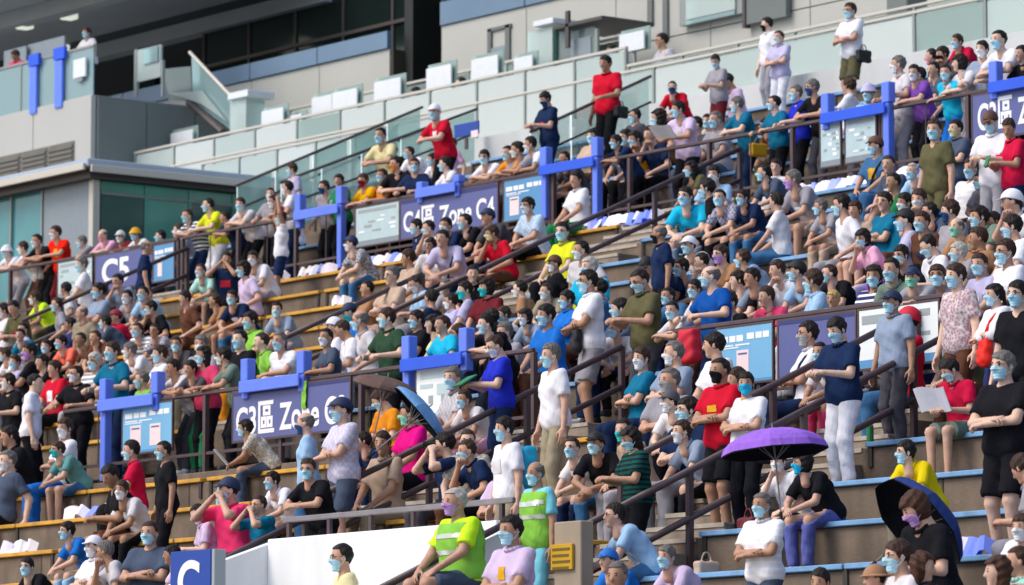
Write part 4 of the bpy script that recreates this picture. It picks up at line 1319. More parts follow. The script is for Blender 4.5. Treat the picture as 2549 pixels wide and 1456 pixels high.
def pose_def(name):
    """pelvis, lean1, lean2, side, wrists L/R + poles, leg targets, head pitch, hand curl"""
    D = dict(seat=False, pel=(0, 0, 0.93), l1=2, l2=3, side=0, hp=4, tw=0, curl='relax', knees=None, ank=None)
    U = {}
    if name == 'SA': U = dict(W=((0.05, 0.27, 0.84), (0.08, -0.27, 0.85)), pole=((-1, 0.4, 0), (-1, -0.4, 0)))
    if name == 'SX': U = dict(W=((0.235, -0.03, 1.10), (0.20, 0.03, 1.135)), pole=((0.1, 1, -0.7), (0.1, -1, -0.7)), l1=0, curl='grip')
    if name == 'SR': U = dict(W=((0.36, 0.10, 1.13), (0.36, -0.09, 1.13)), pole=((-0.3, 0.6, -1), (-0.3, -0.6, -1)), hp=24, curl='grip', l2=7)
    if name == 'SW': U = dict(W=((0.30, 0.16, 1.05), (0.06, -0.27, 0.86)), pole=((-0.3, 0.6, -1), (-1, -0.3, 0)), hp=8, tw=8)
    if name == 'SL': U = dict(pel=(-0.16, 0, 0.90), l1=24, l2=22, W=((0.35, -0.05, 1.10), (0.31, 0.05, 1.115)), pole=((0.25, 1, -0.5), (0.25, -1, -0.5)), hp=-2)
    if name == 'SM': U = dict(pel=(-0.10, 0, 0.92), l1=13, l2=14, W=((0.34, 0.03, 1.10), (0.31, -0.04, 1.115)), pole=((0.1, 1, -0.6), (0.1, -1, -0.6)), hp=0)
    if name == 'SN': U = dict(pel=(-0.05, 0, 0.93), l1=5, l2=6, W=((0.31, 0.16, 1.115), (0.29, -0.22, 1.115)), pole=((-0.3, 0.9, -0.8), (-0.3, -0.9, -0.8)), hp=0, curl='grip')
    if name == 'SP': U = dict(W=((0.20, 0.06, 1.55), (0.20, -0.07, 1.56)), pole=((0.3, 1, -1), (0.3, -1, -1)), curl='grip', l1=0)
    if name == 'SU': U = dict(W=((0.10, 0.15, 1.86), (0.06, -0.2, 1.82)), pole=((0.4, 1, 0), (0.4, -1, 0)), l1=-3, curl='grip')
    if name == 'SH': U = dict(W=((0.02, 0.25, 1.02), (0.06, -0.27, 0.85)), pole=((-0.7, 1, 0), (-1, -0.4, 0)), side=3)
    if name == 'SB': U = dict(W=((-0.16, 0.05, 0.98), (-0.16, -0.06, 0.96)), pole=((-0.5, 1, 0), (-0.5, -1, 0)), l1=-2, tw=5)
    if name == 'SE': U = dict(W=((0.08, 0.13, 1.52), (0.10, -0.26, 0.87)), pole=((0.5, 1, -0.6), (-1, -0.3, 0)), side=2, tw=-6, curl='grip')
    if name == 'SO': U = dict(pel=(-0.10, 0, 0.92), l1=12, l2=14, tw=14, W=((0.32, 0.10, 1.11), (0.10, -0.27, 0.95)), pole=((0.1, 1, -0.6), (-1, -0.3, 0)), hp=2)
    if name[0] == 'T':
        D.update(seat=True, pel=(0, 0, 0.148), knees=((0.42, 0.12, 0.07), (0.42, -0.12, 0.07)), ank=((0.40, 0.11, -0.405), (0.42, -0.10, -0.405)))
        if name == 'T1': U = dict(l1=3, l2=6, W=((0.35, 0.13, 0.19), (0.33, -0.14, 0.19)), pole=((-0.6, 1, -0.3), (-0.6, -1, -0.3)))
        if name == 'T2': U = dict(l1=26, l2=20, W=((0.54, 0.05, 0.17), (0.54, -0.05, 0.18)), pole=((-0.2, 1, -0.5), (-0.2, -1, -0.5)), hp=-6, knees=((0.42, 0.16, 0.07), (0.42, -0.16, 0.07)))
        if name == 'T3': U = dict(l1=10, l2=18, W=((0.40, 0.10, 0.30), (0.40, -0.09, 0.30)), pole=((-0.5, 0.7, -1), (-0.5, -0.7, -1)), hp=26, curl='grip')
        if name == 'T4': U = dict(l1=-4, l2=4, W=((0.22, -0.03, 0.36), (0.19, 0.03, 0.395)), pole=((0.1, 1, -0.7), (0.1, -1, -0.7)), curl='grip')
        if name == 'T5': U = dict(l1=18, l2=16, W=((0.36, 0.13, 0.19), (0.37, -0.03, 0.55)), pole=((-0.6, 1, -0.3), (0.3, -0.5, -1)), hp=4, curl='grip')
        if name == 'T6': U = dict(l1=-10, l2=2, W=((-0.14, 0.30, 0.10), (-0.12, -0.31, 0.10)), pole=((-1, 0.2, 0), (-1, -0.2, 0)), hp=8)
        if name == 'T7': U = dict(l1=4, l2=8, W=((0.27, 0.06, 0.70), (0.27, -0.07, 0.70)), pole=((0.3, 1, -1), (0.3, -1, -1)), curl='grip')
        if name == 'T9': U = dict(l1=6, l2=8, side=4, tw=-8, W=((0.05, 0.14, 0.70), (0.33, -0.14, 0.19)), pole=((0.4, 1, -0.8), (-0.6, -1, -0.3)), hp=4, curl='grip')
        if name == 'TA': U = dict(l1=16, l2=14, tw=16, W=((0.40, 0.06, 0.20), (0.38, -0.04, 0.21)), pole=((-0.5, 1, -0.2), (-0.5, -1, -0.2)), hp=2, knees=((0.41, 0.19, 0.07), (0.43, -0.08, 0.07)))
        if name == 'TB': U = dict(l1=10, l2=10, tw=-14, side=-4, W=((0.30, 0.16, 0.21), (-0.06, -0.33, 0.10)), pole=((-0.5, 1, -0.2), (-1, -0.3, 0)), hp=2)
        if name == 'T8': U = dict(l1=14, l2=12, side=-5, W=((0.44, 0.06, 0.22), (0.38, -0.08, 0.20)), pole=((-0.4, 1, -0.4), (-0.4, -1, -0.4)), knees=((0.40, 0.02, 0.17), (0.42, -0.13, 0.07)), ank=((0.52, -0.06, -0.20), (0.40, -0.11, -0.405)), hp=2)
    D.update(U)
    return D
VARIANT = {}
def variant(name, hyaw):
    key = (name, hyaw)
    if key in VARIANT: return VARIANT[key]
    D = pose_def(name)
    P = np.array(D['pel'], float)
    tw = rz(R(D['tw']))
    R1 = tw @ rx(R(D['side'])) @ ry(R(D['l1']))
    R2 = R1 @ ry(R(D['l2']))
    mid = P + R1 @ np.array([0, 0, 0.21])
    N = mid + R2 @ np.array([0, 0, 0.29])
    sh = [mid + R2 @ np.array([-0.005, s * 0.178, 0.235]) for s in (1, -1)]
    Rh = rz(R(hyaw)) @ tw @ ry(R(D['hp'] - 5 + 0.2 * (D['l1'] + D['l2'])))
    Hc = N + 0.5 * (R2 @ np.array([0.012, 0, 0.142])) + 0.5 * np.array([0.03, 0, 0.138])
    arms = [ik(sh[i], D['W'][i], 0.285, 0.255, D['pole'][i]) for i in (0, 1)]
    hips = [P + np.array([0, s * 0.092, -0.03]) for s in (1, -1)]
    legs = []
    for i, s in enumerate((1, -1)):
        if D['seat']: legs.append((np.array(D['knees'][i]), np.array(D['ank'][i])))
        else:
            a = np.array([(-0.03 if i else 0.05), s * 0.115, 0.085])
            legs.append(ik(hips[i], a, 0.42, 0.41, (1, 0, 0)))
    pts = np.array([P, N, Hc] + sh + [q for a in arms for q in a] + hips + [q for a in legs for q in a])
    G = Grid(pts.min(0) - 0.2, pts.max(0) + np.array([0.2, 0.2, 0.08]), 0.0205)
    X, Y, Z = G.all()
    T = G.field()
    def bar(c, Rm, x, z, hw, r, k, F):
        o = c + Rm @ np.array([x, 0, z]); y = Rm @ np.array([0, hw, 0])
        cone(G, F, o - y, o + y, r, r, k)
    bar(P, R1, 0.0, 0.0, 0.075, 0.106, 0, T)
    bar(P, R1, 0.018, 0.15, 0.066, 0.102, 0.09, T)
    bar(mid, R2, 0.012, 0.10, 0.086, 0.109, 0.09, T)
    bar(mid, R2, -0.008, 0.225, 0.135, 0.062, 0.07, T)
    UA, FA, TH, SN, NK = G.field(), G.field(), G.field(), G.field(), G.field()
    for i in (0, 1):
        cone(G, UA, sh[i], arms[i][0], 0.054, 0.042, 0)
        cone(G, FA, arms[i][0], arms[i][1], 0.042, 0.029, 0)
        cone(G, TH, hips[i], legs[i][0], 0.088, 0.06, 0)
        cone(G, SN, legs[i][0], legs[i][1], 0.056, 0.040, 0)
    cone(G, NK, N + R2 @ np.array([0, 0, -0.05]), Hc + Rh @ np.array([-0.03, 0, -0.11]), 0.06, 0.054, 0)
    body = smin(smin(smin(T, UA, 0.04), NK, 0.04), TH, 0.05)
    body = smin(smin(body, FA, 0.012), SN, 0.02)
    # mesh: coarse body + fine head + fine hands in one surface object
    V, Q = surface(G, body)
    Vs, Qs, off = [V], [Q], len(V)
    def add(Vn, Qn):
        nonlocal off
        Vs.append(Vn.astype(np.float32)); Qs.append(Qn + off); off += len(Vn)
    add(HEAD_V @ Rh.T.astype(np.float32) + Hc.astype(np.float32), HEAD_Q)
    hv, hq = HANDS[D['curl']]
    hand_frames = []
    for i, s in enumerate((1, -1)):
        E, W = arms[i]
        x = (W - E) / np.linalg.norm(W - E)
        up = np.array([0, 0, 1.0]) + np.array([0.3, s * 0.5, 0])
        if abs(x[2]) > 0.8: up = np.array([0.2, s * 1.0, 0])
        z = up - x * (up @ x); z /= np.linalg.norm(z)
        y = np.cross(z, x)
        # thumb side points inwards / forwards
        M = np.stack([x, y * (1 if s < 0 else -1), z], 1)
        vv = hv @ M.T + W
        add(vv, hq if s < 0 else hq[:, ::-1])
        hand_frames.append((W, x, z))
    me = new_mesh('person', np.concatenate(Vs), np.concatenate(Qs), ('skin',), True)
    # clothing
    ph = sum(map(ord, name)) % 7 * 0.9
    wr = 0.005 * np.sin(31 * X + 22 * Z + ph) * np.sin(27 * Y + 12 * X) + 0.003 * np.sin(55 * Z + 30 * Y + ph)
    up1, up2 = R1[:, 2], R2[:, 2]
    hem = lambda d: -((X - P[0]) * up1[0] + (Y - P[1]) * up1[1] + (Z - P[2]) * up1[2]) - d
    top = (X - N[0]) * up2[0] + (Y - N[1]) * up2[1] + (Z - N[2]) * up2[2] - 0.012
    SL = G.field()
    for i in (0, 1):
        e = sh[i] + (arms[i][0] - sh[i]) * 0.74
        cone(G, SL, sh[i], e, 0.062, 0.070, 0, clip=True)
    hemd = 0.125 if not D['seat'] else 0.06
    TT = T.copy(); bar(P, R1, 0.006, 0.02, 0.082, 0.108, 0.05, TT)
    base = smin(TT - 0.013, SL, 0.035) + wr
    tee = np.maximum(np.maximum(base, hem(hemd)), top)
    LS = G.field()
    for i in (0, 1):
        cone(G, LS, sh[i], arms[i][0], 0.064, 0.054, 0)
        e = arms[i][0] + (arms[i][1] - arms[i][0]) * 0.93
        cone(G, LS, arms[i][0], e, 0.054, 0.044, 0.02, clip=True)
    long_ = np.maximum(np.maximum(smin(TT - 0.014, LS, 0.035) + wr, hem(hemd)), top)
    vest = np.maximum(np.maximum(smin(T - 0.032, TT - 0.03, 0.02) + wr, hem(hemd - 0.03)), top + 0.04)
    PT = G.field()
    bar(P, R1, 0.0, -0.01, 0.078, 0.112, 0, PT)
    bar(P, R1, 0.005, 0.07, 0.072, 0.107, 0.05, PT)
    SHT = PT.copy()
    for i in (0, 1):
        cone(G, PT, hips[i], legs[i][0], 0.1, 0.078, 0.03)
        e = legs[i][0] + (legs[i][1] - legs[i][0]) * 0.97
        cone(G, PT, legs[i][0], e, 0.078, 0.066, 0.03, clip=True)
        e2 = hips[i] + (legs[i][0] - hips[i]) * 0.88
        cone(G, SHT, hips[i], e2, 0.1, 0.098, 0.03, clip=True)
    wst = -hem(-0.10)
    pants = np.maximum(PT + wr, wst)
    shorts = np.maximum(SHT + wr, wst)
    out = dict(body=me, seat=D['seat'], Hc=Hc, Rh=Rh, arms=arms, hands=hand_frames, sh=sh, N=N, P=P, mid=mid, R2=R2, legs=legs, grid=G, cache={})
    for nm, F in (('tee', tee), ('long', long_), ('pants', pants), ('shorts', shorts), ('vest', vest)): out[nm + '_f'] = F
    VARIANT[key] = out
    return out
def garment(v, nm):
    if nm not in v['cache']:
        Vv, Qq = surface(v['grid'], v[nm + '_f'])
        v['cache'][nm + '_arr'] = (Vv, Qq)
        v['cache'][nm] = new_mesh({'tee': 'shirt', 'long': 'shirt', 'pants': 'trousers', 'shorts': 'shorts', 'vest': 'vest'}[nm], Vv, Qq, ('cloth',), True)
    return v['cache'][nm]

def chest_patch(v, w, h, z0):
    garment(v, 'tee')
    Vv, Qq = v['cache']['tee_arr']
    c = Vv[Qq].mean(1)
    loc = (c - v['mid']) @ v['R2']
    k = (loc[:, 0] > 0.05) & (np.abs(loc[:, 1]) < w / 2) & (loc[:, 2] > z0) & (loc[:, 2] < z0 + h)
    Q = Qq[k]
    if len(Q) == 0: return None
    u, inv = np.unique(Q.ravel(), return_inverse=True)
    return new_mesh('emblem', Vv[u] + 0.006 * v['R2'][:, 0], inv.reshape(-1, 4), ('emblem',), True)

cm = MB()
for i in range(14):
    a0, a1 = 2 * math.pi * i / 14, 2 * math.pi * (i + 1) / 14
    p_ = lambda a: (0.064 * math.cos(a), 0.070 * math.sin(a), 0.012 - 0.022 * max(0, math.cos(a)))
    cm.tube(p_(a0), p_(a1), 0.0155, 6)
COLLAR = new_mesh('collar', cm.v, cm.f, ('cloth',), True)

def vest_bands(v):
    garment(v, 'vest')
    Vv, Qq = v['cache']['vest_arr']
    loc = (Vv[Qq].mean(1) - v['mid']) @ v['R2']
    out = []
    for z0 in (0.0, 0.13):
        k = (loc[:, 2] > z0) & (loc[:, 2] < z0 + 0.045) & (np.abs(loc[:, 1]) < 0.2)
        Q = Qq[k]
        if len(Q) == 0: continue
        u, inv = np.unique(Q.ravel(), return_inverse=True)
        c = Vv[u].mean(0)
        d = (Vv[u] - c); d[:, 2] = 0
        d /= np.linalg.norm(d, axis=1, keepdims=True) + 1e-6
        out.append(new_mesh('reflective_band', Vv[u] + 0.006 * d, inv.reshape(-1, 4), ('reflective',), True))
    return out

# ------------------------------------------------------------------ the spectators
PAL = {
 'red': ('#c8102e', 'red'), 'crimson': ('#c4123f', 'crimson'), 'darkred': ('#8a1525', 'dark red'), 'maroon': ('#6b2027', 'maroon'), 'pink': ('#e0a8c4', 'pink'),
 'rose': ('#d2406a', 'rose pink'), 'hotpink': ('#f03a72', 'hot pink'), 'magenta': ('#d8057f', 'magenta'), 'salmon': ('#f5745e', 'salmon'), 'scarlet': ('#f2200c', 'scarlet'), 'orange': ('#dd8a1c', 'orange'),
 'gold': ('#d9a300', 'golden yellow'), 'yellow': ('#d6da28', 'yellow'), 'canary': ('#e8cf10', 'bright yellow'), 'cream': ('#ddd2a0', 'cream'), 'lime': ('#86c34a', 'lime green'), 'neon': ('#c8f52a', 'neon yellow'),
 'green': ('#1f7a4a', 'green'), 'dkgreen': ('#2b4734', 'dark green'), 'forest': ('#0d4f45', 'deep green'), 'mint': ('#a9d8cf', 'mint'), 'sage': ('#6f8377', 'sage green'), 'teal': ('#0c6a8c', 'teal'), 'seagreen': ('#5f9696', 'sea green'),
 'cyan': ('#1cb4dc', 'cyan'), 'aqua': ('#7ecfe0', 'aqua'), 'sky': ('#9cc0e0', 'sky blue'), 'blue': ('#1d6fc9', 'blue'), 'royal': ('#2431c0', 'royal blue'), 'midblue': ('#0b4ea0', 'strong blue'), 'navy': ('#16294d', 'navy'), 'indigo': ('#33386e', 'indigo'),
 'slate': ('#4a566b', 'slate'), 'denim': ('#3f6d99', 'denim blue'), 'bluegrey': ('#8b9bb3', 'blue grey'), 'lilac': ('#cdb9d8', 'lilac'), 'lavender': ('#b9b4d6', 'lavender'), 'purple': ('#7a4aa8', 'purple'), 'violet': ('#5d64a8', 'violet blue'),
 'white': ('#e6e6ee', 'white'), 'offwhite': ('#cfccd0', 'off white'), 'grey': ('#9a98a0', 'grey'), 'dkgrey': ('#4b4a52', 'dark grey'), 'black': ('#15161c', 'black'), 'khaki': ('#9c927c', 'khaki'), 'olive': ('#5d5a3e', 'olive'),
 'beige': ('#c0a894', 'beige'), 'brown': ('#5e3c2c', 'brown'), 'tan': ('#a47a58', 'tan'), 'mauve': ('#a87f8e', 'mauve'), 'camo': ('#5c5a40', 'olive camouflage'),
}
MASK = {'b': ('#b2e0f2', 'light blue'), 'w': ('#e4e8ec', 'white'), 'k': ('#17181c', 'black'), 't': ('#35c0c0', 'teal'), 'c': ('#27b4e0', 'bright blue'), 'p': ('#c79be0', 'violet'), 'd': ('#274a7a', 'dark blue'), 'r': ('#7a1c38', 'dark red'), 'm': ('#8fdcc0', 'mint'), 'g': ('#a3a6a8', 'grey'), 'y': ('#ddd9a8', 'cream'), 'q': ('#e0a0ac', 'pink'), 'o': ('#e08a4a', 'orange')}
HAIR = {'k': '#211a17', 'n': '#3d2a20', 'g': '#6d6965', 'G': '#b4b0aa', 'B': '#4a2f22', 'y': '#b89a64'}
SKIN = ['#cfa58e', '#c2957c', '#dab59f', '#b0866c', '#c99f8a']
OFFX, OFFY = (0, 960, 1920, 2880), (0, 730, 1454)
def tile(t, x, y): return (OFFX[int(t[0])] + x / 1.968) / 1.507, (OFFY[int(t[1])] + y / 1.968) / 1.507
# tile, head x, head y, pose, shirt, legs, hair/hat, mask, extras
CROWD = '''
# tile 00 balcony
00 640 245 SN offwhite navy n b floor=16.85,50.55 hy=0
00 115 410 SR rose black n n floor=16.85,50.9
# tile 10
10 1315 815 SM red black cap:white b row=11 hy=26 logo=white
10 915 1005 SM cream olive k b row=10
10 265 1255 SA lavender slate n b row=10
10 1175 660 SA white grey k n floor=14.0,51.9
10 1510 605 SA grey grey k n floor=14.0,51.9
10 320 835 SA offwhite grey g n floor=14.0,51.9
10 1030 1215 L9 black black k o
10 1170 1225 L9 navy black k b
10 1300 1180 T white grey k b
10 1390 1215 L9 white navy k b
10 1450 1065 T pink slate n b
10 1680 1165 L9 white dkgrey k b
10 1855 1135 L9 orange brown k b
10 790 1335 L9 gold black n r
10 930 1300 L9 orange brown n b
10 610 1340 L9 green black k n hy=26
10 500 1385 L9 grey black n d
10 230 1390 L9 white navy k w
10 105 1440 L9 grey black k w
10 1000 1120 T black black k n
10 1130 1130 T white black k b
# tile 20
20 690 470 SW red black k n row=12 bag=black hy=0 yaw=8
20 245 735 SR navy navy k d row=11 logo=red hy=0 yaw=-5
20 1180 650 T red black k d
20 1500 455 S grey maroon- k b
20 1590 605 T lilac grey cap:black n
20 1105 258 SA grey grey k n floor=14.0,51.9
20 735 385 SA white grey k b floor=14.0,51.6
20 1880 185 SA white grey k k
20 910 860 T dkgrey black k b
20 1080 870 T brown black L b
20 1225 810 L9 lilac black k b paper=white
20 1355 925 T dkgrey slate k b
20 1430 900 T grey slate k b
20 1500 890 T grey slate g b
20 1655 775 L9 teal navy g b bag=gold
20 1870 930 T brown olive k n
20 765 1050 L9 navy black k b
20 840 1020 T slate black k b
20 905 1030 T gold black k b
20 40 1110 L9 grey black k w
20 130 1070 L9 white black k w
20 375 1175 T dkgrey black k n
20 470 1330 T white green k n
20 1315 1255 T olive black L b
20 1490 1290 T sky black k w
20 1855 1280 T slate black k b
20 1010 1000 T navy black k n
20 590 1010 T beige brown k b
20 1430 1395 T black black k b
# tile 30
30 605 85 SX white camo- n b bag=black hy=0 yaw=0
30 80 280 SX lavender white n w hy=0 yaw=5
30 960 480 L9 offwhite grey g w
30 1075 545 L9 purple black k w
30 1200 420 T black black k q
30 1285 405 T dkgrey black k k
30 1385 310 T crimson black n b
30 1415 470 L9 offwhite grey L n
30 1580 370 L9 bluegrey navy k w
30 1705 300 L9 white navy k b
30 1870 400 L9 black black k n
30 1310 540 L9 cyan blue k b
30 1215 520 T slate black k n
30 205 690 L9 royal black g b
30 325 650 L9 black dkgrey g d
30 45 765 L9 teal black k b
30 600 640 T white pink n n
30 740 690 T sky grey bucket:lavender b row=10
30 1225 965 SA olive olive n b
30 1385 955 SX slate navy k y hy=0
30 1640 905 SR white grey cap:brown b
30 1775 955 SR crimson navy n n phone=green
30 790 1080 T denim denim cap:brown b strap=black
30 890 1220 T slate brown- n n
30 920 1350 T green brown- k n
30 1555 1340 T grey slate k b
30 1060 1280 T sky grey- G b
30 170 1330 T2 grey beige- g p
30 60 1240 T offwhite black k n
30 1120 560 T black black k b
30 1500 1250 T white brown n b
30 1820 1210 T white navy k b
# tile 01
01 45 425 L9 white grey bucket:white b
01 165 395 L9 white brown n w
01 270 345 L9 black black k w
01 410 285 L9 scarlet maroon n w logo=gold
01 600 350 L9 grey black g b
01 755 305 L9 pink grey x q
01 885 320 L9 darkred black cap:offwhite w
01 995 300 L9 white grey bucket:gold b
01 1180 310 L9 bluegrey slate k b
01 1380 160 L9 slate navy n b
01 1535 80 SM yellow white k b row=9
01 1655 170 L9 navy black k n
01 1770 75 L9 offwhite black n b
01 1305 265 L9 grey teal n w
01 600 515 T white navy g b
01 1085 395 SA navy black x n yaw=150 hy=0
01 1475 565 T2 mint brown- n w
01 1670 480 T7 navy black k n
01 1795 555 T lilac brown L b
01 1860 475 T white grey k w
01 245 765 T neon olive n w
01 415 815 T grey black n b
01 25 860 T white black k w
01 95 840 T olive brown k n
01 730 715 T bluegrey slate k b
01 1050 735 T sky black k b
01 1110 840 T black black k b
01 775 945 T slate brown k b
01 855 905 T crimson black cap:darkred n
01 1010 1005 T grey slate n b
01 1130 1010 T indigo navy n n
01 600 880 T khaki olive x n
01 340 1125 T black black k b
01 450 1095 T salmon black k b
01 580 1075 T brown navy n n
01 35 1185 T white slate n b
01 150 1060 T teal teal k n
01 215 1165 T black grey k p
01 825 1140 L0 teal navy n b
01 700 1235 T grey grey G b
01 560 1330 L0 black black k w
01 395 1290 T red black n n pack=red
01 1290 1110 T dkgrey black k b
01 1485 1110 T grey khaki g w
01 1500 1190 L0 rose black L b
01 1650 1195 L0 sage black k w
01 1770 1075 T black orange k b
01 1710 765 T2 navy denim k b
01 1845 935 T lime green- k b
01 1045 1370 T lime grey g b row=1
01 60 1385 L0 black black k w
01 260 1395 SA white black k n yaw=140
01 1270 1285 L0 offwhite dkgrey k n
01 480 700 T offwhite black k n
01 870 640 T bluegrey navy k n
01 930 760 T grey black k w
01 1360 770 T brown brown- k n
01 1580 790 T tan brown- n n
01 700 1060 T brown blue n n
01 960 1150 T white navy g w
01 110 1240 T lavender black n b
01 310 1240 T black grey k n
01 1180 1180 T white brown n b
01 1400 1290 L0 dkgrey green k n
01 170 1000 T lavender slate k w
01 520 960 T indigo black k n
# tile 11
11 125 55 L9 darkred black k w
11 235 75 L9 white black k w
11 185 175 SU white navy- n b row=7 yaw=-25 hy=0
11 690 365 T slate~ denim cap:navy w
11 1175 240 T navy navy k b
11 1270 250 T white black k b
11 1395 235 T navy brown k w
11 1540 205 T black black k b
11 1705 170 T dkgrey navy cap:navy n
11 1740 290 T red brown n y
11 1375 330 T2 lavender navy k n strap=navy
11 1285 380 T offwhite beige L n
11 1120 470 T beige beige n n
11 1700 690 T maroon brown L t
11 1540 710 T lavender white k t
11 1385 690 T grey slate g w
11 1290 770 T navy navy k n
11 145 855 T bluegrey grey k b
11 690 870 T blue navy cap:navy t
11 765 930 T offwhite grey x b
11 965 915 L0 dkgreen black n b
11 1185 925 T black black k b
11 1375 965 L0 cyan navy n n
11 1735 915 T black black k b
11 1830 890 T offwhite black n b
11 1835 1020 T grey slate g b
11 1765 1120 SR royal navy n w folder=green hy=0 id=folder
11 515 1060 L0 slate black k w
11 170 1085 L0 white grey g b
11 40 1090 T lime green n n
11 570 985 T white slate cap:white n
11 1290 960 T cream brown Lk n
11 1490 1030 T navy navy n n
11 1000 600 T beige beige- g n
11 1180 660 T sky grey n w
11 1440 830 T lavender white k w
11 1690 960 L0 black black k b
11 640 1000 T white blue n n
11 1450 1350 T grey pink g b
11 1600 590 T black brown- k n
11 820 700 T tan olive k n row=4
# tile 21
21 115 85 T sky black k w
21 370 280 T yellow black k b
21 510 415 T offwhite yellow k w
21 315 515 T black black cap:brown w
21 570 540 T cyan cyan G b
21 1280 20 T2 cyan bluegrey k b
21 1535 30 T indigo black k b
21 1695 25 T navy denim k b
21 1085 295 SA navy black x k yaw=-20
21 1305 380 T beige~ brown cap:white b
21 1540 445 T tan brown n p
21 1690 475 T bluegrey slate n b
21 1145 535 T navy black k b
21 1000 535 T grey sky cap:black n
21 950 640 SR olive dkgrey k b row=0 hy=0 fat=1.1
21 560 645 SX white grey- k b row=0 hy=0 fat=1.08 front=black
21 245 720 T khaki brown n w
21 405 780 T blue navy k b
21 1325 700 T offwhite grey k b
21 1465 610 L0 midblue navy x b fat=1.08
21 1665 640 T black black k n
21 1150 755 T denim navy k b
21 800 850 T slate navy k b
21 1195 1175 T bluegrey navy g w
21 285 1195 SA white khaki g b yaw=-12 logo=white
21 955 1215 T teal navy n w
21 1490 1055 T white slate k n
21 1535 1305 SX red black- k k hy=0 logo=gold
21 1165 1365 T grey black g g
21 1725 1400 SX white black k c bag=black
21 90 930 T bluegrey grey L w
21 1870 760 T rose black n n
21 1770 620 T bluegrey slate k n
21 1600 800 T black black k b
21 1240 540 T sky black k b
21 1390 500 T grey brown k n
21 640 700 T denim brown k n
21 760 1000 T offwhite black k b
21 250 870 T blue brown k b
21 60 700 T tan black k w
21 1180 900 L0 offwhite brown k b
21 1650 1370 T khaki brown n n
# tile 31
31 60 60 T white denim k n
31 380 115 T2 grey beige g b
31 535 80 T white grey k b
31 1010 65 T teal brown- k w
31 1115 40 T navy slate n w
31 1340 125 T grey black n d
31 1560 170 T2 sage grey k b
31 1800 60 T white brown cap:white n
31 1010 195 T lavender purple cap:black b
31 1135 205 T brown indigo n b
31 1385 245 T tan brown x m
31 1800 240 T white grey k b
31 690 330 T pink lavender L b
31 975 450 T black navy k b
31 1175 380 T white black k b
31 1400 430 T grey brown G b
31 1750 430 T white black n b
31 60 560 T white brown n n
31 205 570 T sky blue cap:black b
31 455 610 T2 black black n b
31 780 610 T indigo black L b
31 1065 640 L0 grey navy cap:navy m
31 1250 605 T grey slate n b
31 1385 605 S mauve~ brown n b
31 1670 745 SX white+ indigo P b strap=scarlet front=scarlet hy=0
31 1840 740 S black black k b
31 915 800 SA bluegrey dkgrey cap:navy b hy=0
31 1035 900 T red denim cap:red n yaw=-30
31 480 870 T offwhite grey y n
31 295 985 T white navy k g strap=navy
31 510 1000 SR navy white k b hy=0 fat=1.06
31 1350 1330 T3 crimson sage- k b paper=white fat=1.1 row=-2
31 1735 1270 SX black black- g b hy=0 fat=1.05
31 1330 1040 T camo brown k n
31 365 1175 T offwhite rose k b
31 1550 330 T tan brown- n n
31 900 560 T sage grey k b
31 1560 520 T lavender white n b
31 640 120 T beige brown- n n
31 860 60 T teal brown- k n
31 1190 130 T slate dkgrey k b
31 1660 230 T navy brown k n
31 330 640 T sky white n b
31 1860 1190 T black brown k b
# tile 02
02 55 540 T slate black g w fat=1.06
02 435 485 T2 seagreen denim- n t strap=black fat=1.1 row=-1
02 965 470 T1 crimson black k b
02 1205 470 SA black black k b yaw=-15 hy=0
02 815 640 T3 black brown- k n logo=lime
02 1810 315 T khaki~ slate k b paper=white
02 1685 750 T7 hotpink navy cap:navy b
02 1465 960 T lilac grey k w
02 490 1060 T blue sky k b
02 690 1180 T white grey cap:white w
02 775 1215 T offwhite grey g n
02 1105 1080 T slate black n b fat=1.08
02 190 1340 T black black k b
02 480 290 T white blue n w
02 70 350 T black red k n
02 880 760 T offwhite black n w
02 1270 1260 T lilac grey k n
# tile 12
12 360 270 SA sky denim x d yaw=-40
12 630 170 SX lavender# slate- cap:navy b hy=0 fat=1.08
12 385 610 SM black black n b row=-5
12 110 735 T white black k b
12 20 870 T7 teal black n n
12 920 90 T orange brown n b
12 1130 200 T magenta black k m
12 790 450 T2 navy navy k n
12 930 370 T beige khaki n n
12 1395 420 T7 navy dkgrey k n binoc=1
12 1560 470 T navy black n b
12 1830 310 SA white khaki k b pack=cyan
12 1850 570 T lilac black bucket:midblue b
12 1475 850 T1 neon slate- G p vest=lime fat=1.1 floor=3.72,25.7 hy=0
12 630 1260 SA cream grey k b floor=2.3,25.4 hy=0
12 1520 90 T offwhite pink n b
12 1880 1060 SX lilac grey k b
12 1560 400 T khaki brown n b
# tile 22
22 170 640 SA aqua aqua x b vest=lime hy=0 yaw=0
22 435 450 T white navy n b strap=slate
22 620 420 T black denim cap:black b
22 880 380 SR forest! black- L b hy=0 fat=1.08
22 1150 110 T white~ grey cap:dkgrey w
22 1300 150 T navy grey k b
22 1140 1270 T lilac grey g b
22 775 1400 T bluegrey navy g n
22 700 1290 T blue navy cap:blue n
22 760 950 T sky denim k n
22 820 320 T beige grey k t
22 1240 330 T bluegrey black n w
# tile 32
32 65 560 T5 white black k w id=umb
32 245 560 T black violet L c
32 1000 480 T canary khaki k b
32 1085 830 T3 black slate LB p id=navyumb
32 1870 1040 T white grey n w
32 960 1250 T offwhite white n b
32 1140 1330 T black black LB n yaw=160
32 790 1420 T beige khaki sun:tan n
32 1680 1370 T beige brown LB n
32 380 1440 T black black k n
32 1860 600 T grey grey n n
32 1850 1290 T mint grey n n
32 -45 1000 SX white| slate g b hy=0 row=-7
'''
